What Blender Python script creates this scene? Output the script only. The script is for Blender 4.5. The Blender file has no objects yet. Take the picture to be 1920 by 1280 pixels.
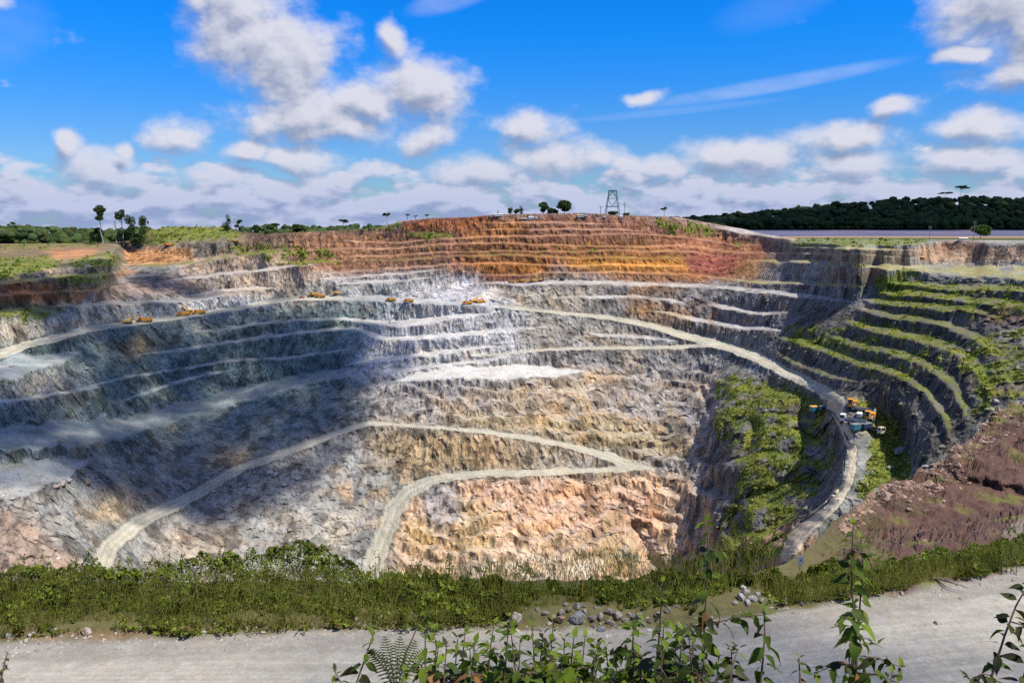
import bpy, math, random
import numpy as np

random.seed(7)
RNG = np.random.default_rng(11)
scene = bpy.context.scene
COL = scene.collection

# ---------------------------------------------------------------- camera
F, CX, CY, HOR = 1478.0, 960.0, 640.0, 395.0          # focal length and centre in photo pixels (1920 x 1280)
PITCH = math.atan((CY - HOR) / F)
CAM_Z = 50.0
cam_d = bpy.data.cameras.new('camera')
cam_d.sensor_width = 36.0
cam_d.lens = F / 1920.0 * 36.0
cam_d.clip_start = 0.1
cam_d.clip_end = 60000.0
cam = bpy.data.objects.new('camera', cam_d)
COL.objects.link(cam)
cam.location = (0, 0, CAM_Z)
cam.rotation_euler = (math.radians(90) - PITCH, 0, 0)
scene.camera = cam

# ---------------------------------------------------------------- render and exposure
scene.render.engine = 'CYCLES'
scene.view_settings.view_transform = 'Standard'
scene.view_settings.look = 'None'
scene.view_settings.exposure = 0.30
scene.view_settings.gamma = 1.0
scene.view_settings.use_curve_mapping = False
cy = scene.cycles
cy.max_bounces = 4
cy.diffuse_bounces = 2
cy.glossy_bounces = 2
cy.transmission_bounces = 3
cy.transparent_max_bounces = 32
cy.caustics_reflective = False
cy.caustics_refractive = False
cy.sample_clamp_indirect = 6.0
cy.use_denoising = False
cy.use_adaptive_sampling = True
cy.adaptive_threshold = 0.018
cy.adaptive_min_samples = 24

# ---------------------------------------------------------------- sun
SUN_EL, SUN_AZ = math.radians(58), math.radians(117)    # azimuth clockwise from +Y (the view direction): right and behind
SUN_DIR = np.array([math.sin(SUN_AZ) * math.cos(SUN_EL), math.cos(SUN_AZ) * math.cos(SUN_EL), math.sin(SUN_EL)])
sun_d = bpy.data.lights.new('sun', 'SUN')
sun_d.energy = 4.9
sun_d.angle = math.radians(0.55)
sun_d.color = (1.0, 0.945, 0.86)
sun = bpy.data.objects.new('sun', sun_d)
COL.objects.link(sun)
sun.rotation_euler = (math.radians(90) - SUN_EL, 0, math.pi - SUN_AZ)

# ---------------------------------------------------------------- world: blue sky and cumulus
world = bpy.data.worlds.new('World')
scene.world = world
world.use_nodes = True


class Nodes:
    """small helper that wires shader nodes"""
    def __init__(self, tree):
        self.t = tree
        self.l = tree.links

    def n(self, typ, **kw):
        nd = self.t.nodes.new(typ)
        for k, v in kw.items():
            setattr(nd, k, v)
        return nd

    def put(self, sock, val):
        if val is None:
            return
        if hasattr(val, 'is_linked') or isinstance(val, bpy.types.NodeSocket):
            self.l.new(val, sock)
        else:
            sock.default_value = val

    def math(self, op, a, b=None, c=None, clamp=False):
        nd = self.n('ShaderNodeMath', operation=op, use_clamp=clamp)
        for i, v in enumerate((a, b, c)):
            if v is not None:
                self.put(nd.inputs[i], v)
        return nd.outputs[0]

    def vmath(self, op, a, b=None, out=0):
        nd = self.n('ShaderNodeVectorMath', operation=op)
        self.put(nd.inputs[0], a)
        if b is not None:
            self.put(nd.inputs[1], b)
        return nd.outputs[out]

    def noise(self, vec, scale, detail=2.0, rough=0.5, dist=0.0, out=0, dim='3D'):
        nd = self.n('ShaderNodeTexNoise', noise_dimensions=dim)
        self.put(nd.inputs['Vector'], vec)
        nd.inputs['Scale'].default_value = scale
        nd.inputs['Detail'].default_value = detail
        nd.inputs['Roughness'].default_value = rough
        nd.inputs['Distortion'].default_value = dist
        return nd.outputs[out]

    def smooth(self, v, lo, hi, a=0.0, b=1.0):
        nd = self.n('ShaderNodeMapRange', interpolation_type='SMOOTHSTEP')
        self.put(nd.inputs[0], v)
        self.put(nd.inputs[1], lo)
        self.put(nd.inputs[2], hi)
        self.put(nd.inputs[3], a)
        self.put(nd.inputs[4], b)
        return nd.outputs[0]

    def mix(self, f, a, b, blend='MIX'):
        nd = self.n('ShaderNodeMix', data_type='RGBA', blend_type=blend)
        self.put(nd.inputs[0], f)
        self.put(nd.inputs[6], a)
        self.put(nd.inputs[7], b)
        return nd.outputs[2]


def rgb(c):
    return (c[0], c[1], c[2], 1.0)


def sky_ang(u, v):
    az = math.atan((u - CX) / F)
    el = math.atan((HOR - v) / F * math.cos(az))
    return az, el


# cumulus seen in the photograph: (u, v, half width, half height, weight)
CLOUDS = [
    (455, 45, 75, 75, 1.0), (545, 120, 110, 80, 1.2), (490, 85, 85, 75, 1.1), (610, 120, 55, 60, .9), (410, 20, 50, 45, .8),
    (600, 228, 140, 42, 1.1), (510, 238, 55, 32, .9), (700, 205, 80, 45, 1.0), (790, 178, 85, 62, 1.1), (745, 95, 42, 48, .5), (650, 250, 90, 25, .9),
    (350, 258, 64, 28, .95), (152, 280, 24, 30, .7), (250, 288, 34, 20, .5), (215, 318, 62, 34, 1.0), (35, 20, 60, 40, .35),
    (485, 287, 44, 26, .9), (575, 298, 70, 28, .9), (805, 268, 50, 28, .8), (430, 332, 75, 26, .9), (615, 335, 60, 24, .8), (270, 340, 80, 24, .8), (60, 355, 80, 24, .8),
    (1830, 25, 120, 70, 1.2), (1900, 70, 90, 60, 1.1), (1870, 155, 62, 30, .9), (1770, 112, 70, 24, .5), (1200, 192, 66, 22, .5),
    (1660, 210, 66, 26, .6), (1815, 235, 95, 26, .95), (1570, 272, 100, 30, .9),
    (990, 252, 70, 40, .85), (1050, 302, 100, 32, .95), (1380, 302, 130, 34, .95), (1600, 312, 110, 34, .9), (1800, 305, 120, 30, .9), (900, 325, 110, 30, .8), (1210, 315, 90, 26, .8),
    (-200, 120, 180, 60, .9), (-330, 260, 120, 40, .9), (2150, 200, 160, 60, .9), (2300, 60, 150, 60, .9),
]

# clouds: one group gives the density at an (azimuth, elevation) pair
g = bpy.data.node_groups.new('cloud_density', 'ShaderNodeTree')
g.interface.new_socket('P', in_out='INPUT', socket_type='NodeSocketVector')
g.interface.new_socket('D', in_out='OUTPUT', socket_type='NodeSocketFloat')
G = Nodes(g)
gi = G.n('NodeGroupInput')
go = G.n('NodeGroupOutput')
P = gi.outputs[0]
nz = G.noise(P, 12.0, 2.0, 0.55, out=1)
Pw = G.vmath('ADD', P, G.vmath('MULTIPLY', G.vmath('SUBTRACT', nz, (0.5, 0.5, 0.5)), (0.055, 0.035, 0.0)))
acc = None
for (u, v, a, b, w) in CLOUDS:
    az, el = sky_ang(u, v)
    k = 1.22 * math.sqrt(w)
    ra, rb = a / F * math.cos(az) ** 2 * k, b / F * k
    nd = G.n('ShaderNodeVectorMath', operation='MULTIPLY_ADD')
    G.put(nd.inputs[0], Pw)
    nd.inputs[1].default_value = (1 / ra, 1 / rb, 0)
    nd.inputs[2].default_value = (-az / ra, -el / rb, 0)
    q = G.vmath('LENGTH', nd.outputs[0], out=1)
    acc = q if acc is None else G.math('MINIMUM', acc, q)
acc = G.math('MULTIPLY_ADD', acc, -1.05, 1.06)
acc = G.math('MAXIMUM', acc, -1.2)
sep = G.n('ShaderNodeSeparateXYZ')
G.put(sep.inputs[0], P)
el_s = sep.outputs[1]
n_det = G.noise(G.vmath('MULTIPLY', P, (1.0, 1.45, 1.0)), 17.0, 7.0, 0.58)
n_low = G.noise(G.vmath('MULTIPLY', P, (1.0, 2.3, 1.0)), 15.0, 3.0, 0.55)
# thick bank towards the horizon, thinning out upwards, open blue higher up
bank = G.smooth(el_s, 0.0, 0.105, 0.98, -0.95)
bank = G.math('ADD', bank, G.math('MULTIPLY_ADD', n_low, 4.0, -2.08))
# fair weather clouds go on overhead, thickened out of view to whiten the fill
up = G.smooth(el_s, 0.26, 0.55, 0.0, 1.0)
high = G.math('MULTIPLY_ADD', G.noise(P, 3.2, 1.0, 0.5), 3.0, -2.3)
bank = G.math('MAXIMUM', bank, G.math('ADD', high, up))
dens = G.math('MAXIMUM', acc, bank)
dens = G.math('ADD', dens, G.math('MULTIPLY_ADD', n_det, 1.9, -0.98))
G.put(go.inputs[0], dens)

W = Nodes(world.node_tree)
for nd in list(world.node_tree.nodes):
    world.node_tree.nodes.remove(nd)
tc = W.n('ShaderNodeTexCoord')
sx = W.n('ShaderNodeSeparateXYZ')
W.put(sx.inputs[0], tc.outputs['Generated'])
azn = W.math('ARCTAN2', sx.outputs[0], sx.outputs[1])
eln = W.math('ARCSINE', sx.outputs[2])
cp = W.n('ShaderNodeCombineXYZ')
W.put(cp.inputs[0], azn)
W.put(cp.inputs[1], eln)


def dens_at(off):
    nd = W.n('ShaderNodeGroup')
    nd.node_tree = g
    W.put(nd.inputs[0], W.vmath('ADD', cp.outputs[0], off))
    return nd.outputs[0]


d0 = dens_at((0, 0, 0))
d1 = dens_at((0.007, 0.016, 0))
sky = W.n('ShaderNodeTexSky', sky_type='NISHITA', sun_disc=False)
sky.sun_elevation = SUN_EL
sky.sun_rotation = SUN_AZ
sky.altitude = 0
sky.air_density = 1.0
sky.dust_density = 0.25
sky.ozone_density = 2.5
SKY_K = 0.12


def lum(c):
    return (c[0] / SKY_K, c[1] / SKY_K, c[2] / SKY_K, 1.0)


hs = W.n('ShaderNodeHueSaturation')
W.put(hs.inputs['Color'], sky.outputs[0])
hs.inputs['Saturation'].default_value = 1.35
hs.inputs['Hue'].default_value = 0.50
elpos = W.math('MAXIMUM', eln, 0.0)
tint = W.mix(W.smooth(elpos, 0.05, 0.24), rgb((0.29, 0.50, 0.90)), rgb((0.05, 0.64, 1.22)))
blue = W.mix(1.0, hs.outputs[0], tint, 'MULTIPLY')
# cloud colours: lit billows, grey undersides; the bank fades into bluish air at the horizon
lit = W.smooth(W.math('SUBTRACT', d0, d1), -0.62, 0.42)
core = W.smooth(d0, 0.1, 1.5)
lit = W.math('SUBTRACT', lit, W.math('MULTIPLY', core, 0.10))
cc = W.mix(lit, lum((0.225, 0.265, 0.385)), lum((0.62, 0.615, 0.685)))
haze_f = W.smooth(elpos, 0.0, 0.08, 0.48, 0.0)
cc = W.mix(haze_f, cc, lum((0.255, 0.345, 0.62)))
cover = W.smooth(d0, -0.20, 0.68, 0.0, 0.96)
# thin cirrus streaks
streak = None
for (u0, v0, u1, v1, hw, k) in [(1160, 215, 1720, 118, 16, .40), (760, 50, 960, -10, 26, .35), (1000, 240, 1500, 190, 9, .16), (-80, 120, 160, 40, 60, .14), (1300, 75, 1560, 0, 40, .10)]:
    a0, e0 = sky_ang(u0, v0)
    a1, e1 = sky_ang(u1, v1)
    L = math.hypot(a1 - a0, e1 - e0)
    tx, ty = (a1 - a0) / L, (e1 - e0) / L
    rel = W.vmath('SUBTRACT', cp.outputs[0], ((a0 + a1) / 2, (e0 + e1) / 2, 0))
    s = W.vmath('DOT_PRODUCT', rel, (tx / (L / 2), ty / (L / 2), 0), out=1)
    t = W.vmath('DOT_PRODUCT', rel, (-ty / (hw / F), tx / (hw / F), 0), out=1)
    q = W.math('ADD', W.math('MULTIPLY', s, s), W.math('MULTIPLY', t, t))
    q = W.smooth(q, 0.0, 1.0, k, 0.0)
    streak = q if streak is None else W.math('MAXIMUM', streak, q)
streak = W.math('MULTIPLY', streak, W.math('MULTIPLY_ADD', W.noise(W.vmath('MULTIPLY', cp.outputs[0], (1, 3, 1)), 14, 5, .6), 1.6, -0.1))
base = W.mix(streak, blue, lum((0.52, 0.57, 0.75)))
final = W.mix(cover, base, cc)
below = W.smooth(eln, -0.065, -0.045)
final = W.mix(below, lum((0.10, 0.11, 0.08)), final)
bg = W.n('ShaderNodeBackground')
W.put(bg.inputs[0], final)
bg.inputs[1].default_value = SKY_K
wo = W.n('ShaderNodeOutputWorld')
W.put(wo.inputs[0], bg.outputs[0])
world.cycles.sampling_method = 'NONE'

# ================================================================ helpers: noise, meshes, materials
_perm = np.random.default_rng(3).permutation(256).astype(np.int32)
_perm = np.concatenate([_perm, _perm])
_gr = np.array([[1, 1, 0], [-1, 1, 0], [1, -1, 0], [-1, -1, 0], [1, 0, 1], [-1, 0, 1], [1, 0, -1], [-1, 0, -1],
                [0, 1, 1], [0, -1, 1], [0, 1, -1], [0, -1, -1], [1, 1, 0], [-1, 1, 0], [0, -1, 1], [0, -1, -1]], np.float32)


def perlin(x, y, z):
    x, y, z = (np.asarray(q, np.float32) for q in (x, y, z))
    xi, yi, zi = np.floor(x), np.floor(y), np.floor(z)
    xf, yf, zf = (x - xi).astype(np.float32), (y - yi).astype(np.float32), (z - zi).astype(np.float32)
    xi, yi, zi = xi.astype(np.int32) & 255, yi.astype(np.int32) & 255, zi.astype(np.int32) & 255
    u, v, w = (q * q * q * (q * (q * 6 - 15) + 10) for q in (xf, yf, zf))

    def cor(dx, dy, dz):
        h = _perm[_perm[_perm[(xi + dx) & 255] + ((yi + dy) & 255)] + ((zi + dz) & 255)] & 15
        gv = _gr[h]
        return gv[..., 0] * (xf - dx) + gv[..., 1] * (yf - dy) + gv[..., 2] * (zf - dz)

    def lp(a, b, t):
        return a + (b - a) * t
    return lp(lp(lp(cor(0, 0, 0), cor(1, 0, 0), u), lp(cor(0, 1, 0), cor(1, 1, 0), u), v),
              lp(lp(cor(0, 0, 1), cor(1, 0, 1), u), lp(cor(0, 1, 1), cor(1, 1, 1), u), v), w)


def fbm(x, y, z, octv=3, gain=0.5):
    s, a, f = 0.0, 1.0, 1.0
    for i in range(octv):
        s = s + a * perlin(x * f + 17.3 * i, y * f + 5.1 * i, z * f + 9.7 * i)
        a *= gain
        f *= 2.03
    return s


def sstep(lo, hi, x):
    t = np.clip((x - lo) / (hi - lo), 0, 1)
    return t * t * (3 - 2 * t)


def np_mesh(name, V, Fc, mats=(), cols=None, smooth=False):
    """mesh from arrays; Fc is (n, k) with one k"""
    me = bpy.data.meshes.new(name)
    V = np.ascontiguousarray(V, np.float32)
    Fc = np.ascontiguousarray(Fc, np.int32)
    n, k = Fc.shape
    me.vertices.add(len(V))
    me.vertices.foreach_set('co', V.ravel())
    me.loops.add(n * k)
    me.loops.foreach_set('vertex_index', Fc.ravel())
    me.polygons.add(n)
    me.polygons.foreach_set('loop_start', np.arange(0, n * k, k, dtype=np.int32))
    try:
        me.polygons.foreach_set('loop_total', np.full(n, k, np.int32))
    except Exception:
        pass
    me.update(calc_edges=True)
    me.polygons.foreach_set('use_smooth', np.full(n, bool(smooth)))
    for m in mats:
        me.materials.append(m)
    if cols is not None:
        at = me.color_attributes.new('Col', 'FLOAT_COLOR', 'POINT')
        c = np.ones((len(V), 4), np.float32)
        c[:, :cols.shape[1]] = cols
        at.data.foreach_set('color', c.ravel())
    return me


def sub_mesh(name, V, quads, keep, mats, cols):
    q = quads[keep]
    used_v, inv = np.unique(q, return_inverse=True)
    return np_mesh(name, V[used_v], inv.reshape(q.shape), mats, cols[used_v])


def link(name, me, parent=None, loc=None, rot=None, scl=None, label=None, cat=None, group=None, kind=None):
    o = bpy.data.objects.new(name, me)
    COL.objects.link(o)
    if parent is not None:
        o.parent = parent
    if loc is not None:
        o.location = loc
    if rot is not None:
        o.rotation_euler = rot
    if scl is not None:
        o.scale = scl if hasattr(scl, '__len__') else (scl, scl, scl)
    for k, v in (('label', label), ('category', cat), ('group', group), ('kind', kind)):
        if v:
            o[k] = v
    return o


def dirs(u, v):
    """drop per metre forward and sideways per metre forward for a photo pixel"""
    dx, dy = (np.asarray(u, float) - CX) / F, (CY - np.asarray(v, float)) / F
    Yd = math.cos(PITCH) + dy * math.sin(PITCH)
    Zd = -math.sin(PITCH) + dy * math.cos(PITCH)
    return dx / Yd, -Zd / Yd


def at_Y(u, v, Y):
    a, t = dirs(u, v)
    return np.array([a * Y, Y, CAM_Z - t * Y])


def at_z(u, v, z):
    a, t = dirs(u, v)
    return at_Y(u, v, (CAM_Z - z) / t)


# ---------------------------------------------------------------- materials
def new_mat(name):
    m = bpy.data.materials.new(name)
    m.use_nodes = True
    N = Nodes(m.node_tree)
    b = m.node_tree.nodes['Principled BSDF']
    return m, N, b


def paint(name, col, rough=0.5, metal=0.0, dirt=0.35, scale=1.2, dirt_col=(0.30, 0.26, 0.20)):
    """painted or bare surface with uneven dust and wear"""
    m, N, b = new_mat(name)
    tcn = N.n('ShaderNodeTexCoord')
    oi = N.n('ShaderNodeObjectInfo')
    v = N.vmath('ADD', tcn.outputs['Object'], N.vmath('MULTIPLY', oi.outputs['Location'], (1, 1, 1)))
    f = N.smooth(N.noise(v, scale, 5, .62), .42, .78, 0, dirt)
    c = N.mix(f, rgb(col), rgb(dirt_col))
    c = N.mix(N.math('MULTIPLY', N.noise(v, scale * 6, 3, .6), .35), c, rgb(tuple(x * .6 for x in col)))
    N.put(b.inputs['Base Color'], c)
    b.inputs['Roughness'].default_value = rough
    b.inputs['Metallic'].default_value = metal
    return m


def rock_mat(name, small=1.0, bump=1.0):
    """ground and rock: colour from the surface's own material map, procedural grain, cracks and relief"""
    m, N, b = new_mat(name)
    at = N.n('ShaderNodeAttribute', attribute_name='Col')
    geo = N.n('ShaderNodeNewGeometry')
    pos = geo.outputs['Position']
    nz = N.n('ShaderNodeSeparateXYZ')
    N.put(nz.inputs[0], geo.outputs['Normal'])
    steep = N.smooth(nz.outputs[2], .5, .9, 1, 0)
    tall = N.vmath('MULTIPLY', pos, (1.0, 1.0, .42))
    n1 = N.noise(tall, .22 / small, 5, .68)
    n2 = N.noise(pos, .9 / small, 4, .7)
    n3 = N.noise(N.vmath('MULTIPLY', pos, (1.0, 1.0, .16)), .5 / small, 4, .6)
    vor = N.n('ShaderNodeTexVoronoi', feature='F1')
    N.put(vor.inputs['Vector'], N.vmath('ADD', tall, N.vmath('MULTIPLY', N.noise(pos, .35 / small, 2, .5, out=1), (1.6 * small,) * 3)))
    vor.inputs['Scale'].default_value = .34 / small
    ve = N.n('ShaderNodeTexVoronoi', feature='DISTANCE_TO_EDGE')
    N.put(ve.inputs['Vector'], N.vmath('ADD', N.vmath('MULTIPLY', pos, (1.0, 1.0, .38)), N.vmath('MULTIPLY', N.noise(pos, .5 / small, 2, .6, out=1), (1.3 * small,) * 3)))
    ve.inputs['Scale'].default_value = .27 / small
    crack = N.math('MULTIPLY', N.smooth(ve.outputs['Distance'], 0.0, .10, 1, 0), N.math('MULTIPLY', N.math('MULTIPLY_ADD', steep, .80, .05), at.outputs['Alpha']))
    k = N.math('MULTIPLY_ADD', n1, .9, .62)
    k = N.math('MULTIPLY', k, N.math('MULTIPLY_ADD', n2, .7, .65))
    k = N.math('MULTIPLY', k, N.math('ADD', 1.0, N.math('MULTIPLY', steep, N.math('MULTIPLY_ADD', n3, .7, -.35))))
    c = N.mix(1.0, at.outputs['Color'], N.math('MULTIPLY', k, 1.0), 'MULTIPLY')
    c = N.mix(N.math('MULTIPLY', crack, .42), c, rgb((.03, .028, .025)))
    # a little hue drift and scattered pale chips
    c = N.mix(N.math('MULTIPLY', N.smooth(N.noise(pos, .12 / small, 3, .6), .45, .7), .22), c, N.mix(1.0, c, rgb((1.25, .95, .72)), 'MULTIPLY'))
    chips = N.smooth(N.noise(pos, 1.9 / small, 2, .5), .70, .76, 0, .45)
    c = N.mix(chips, c, N.mix(1.0, c, rgb((1.9, 1.9, 1.95)), 'MULTIPLY'))
    N.put(b.inputs['Base Color'], c)
    b.inputs['Roughness'].default_value = .95
    b.inputs['Specular IOR Level'].default_value = .15
    h = N.math('ADD', N.math('MULTIPLY', n1, 1.3), N.math('MULTIPLY', n2, .55))
    h = N.math('ADD', h, N.math('MULTIPLY', vor.outputs['Distance'], .55))
    h = N.math('SUBTRACT', h, N.math('MULTIPLY', crack, .7))
    bp = N.n('ShaderNodeBump')
    bp.inputs['Strength'].default_value = .9
    bp.inputs['Distance'].default_value = .78 * small * bump
    N.put(bp.inputs['Height'], h)
    N.put(b.inputs['Normal'], bp.outputs[0])
    return m


def leaf_mat(name, col, var=.35, trans=.25, attr=False):
    """leaf: colour varies from leaf to leaf, light comes through"""
    m, N, b = new_mat(name)
    if attr:
        c = N.n('ShaderNodeAttribute', attribute_name='Col').outputs['Color']
    else:
        oi = N.n('ShaderNodeObjectInfo')
        r = oi.outputs['Random']
        c = N.mix(r, rgb(tuple(x * (1 - var) for x in col)), rgb((col[0] * (1 + var * 1.3), col[1] * (1 + var), col[2] * (1 + var * .4))))
        tcn = N.n('ShaderNodeTexCoord')
        c = N.mix(N.math('MULTIPLY', N.noise(tcn.outputs['Object'], 40, 4, .6), .4), c, rgb((col[0] * 1.2, col[1] * .8, col[2] * .7)))
    N.put(b.inputs['Base Color'], c)
    b.inputs['Roughness'].default_value = .55
    b.inputs['Specular IOR Level'].default_value = .12
    tr = N.n('ShaderNodeBsdfTranslucent')
    N.put(tr.inputs[0], N.mix(1.0, c, rgb((1.5, 1.6, .7)), 'MULTIPLY'))
    mx = N.n('ShaderNodeMixShader')
    mx.inputs[0].default_value = trans
    N.l.new(b.outputs[0], mx.inputs[1])
    N.l.new(tr.outputs[0], mx.inputs[2])
    out = [q for q in m.node_tree.nodes if q.type == 'OUTPUT_MATERIAL'][0]
    N.l.new(mx.outputs[0], out.inputs[0])
    return m


M_ROCK = rock_mat('pit_rock')
M_NEAR = rock_mat('near_ground', .16, .25)
M_FAR = rock_mat('far_ground', 4.0)
M_LEAF = leaf_mat('leaf_mass', (.06, .1, .02), attr=True)

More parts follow.
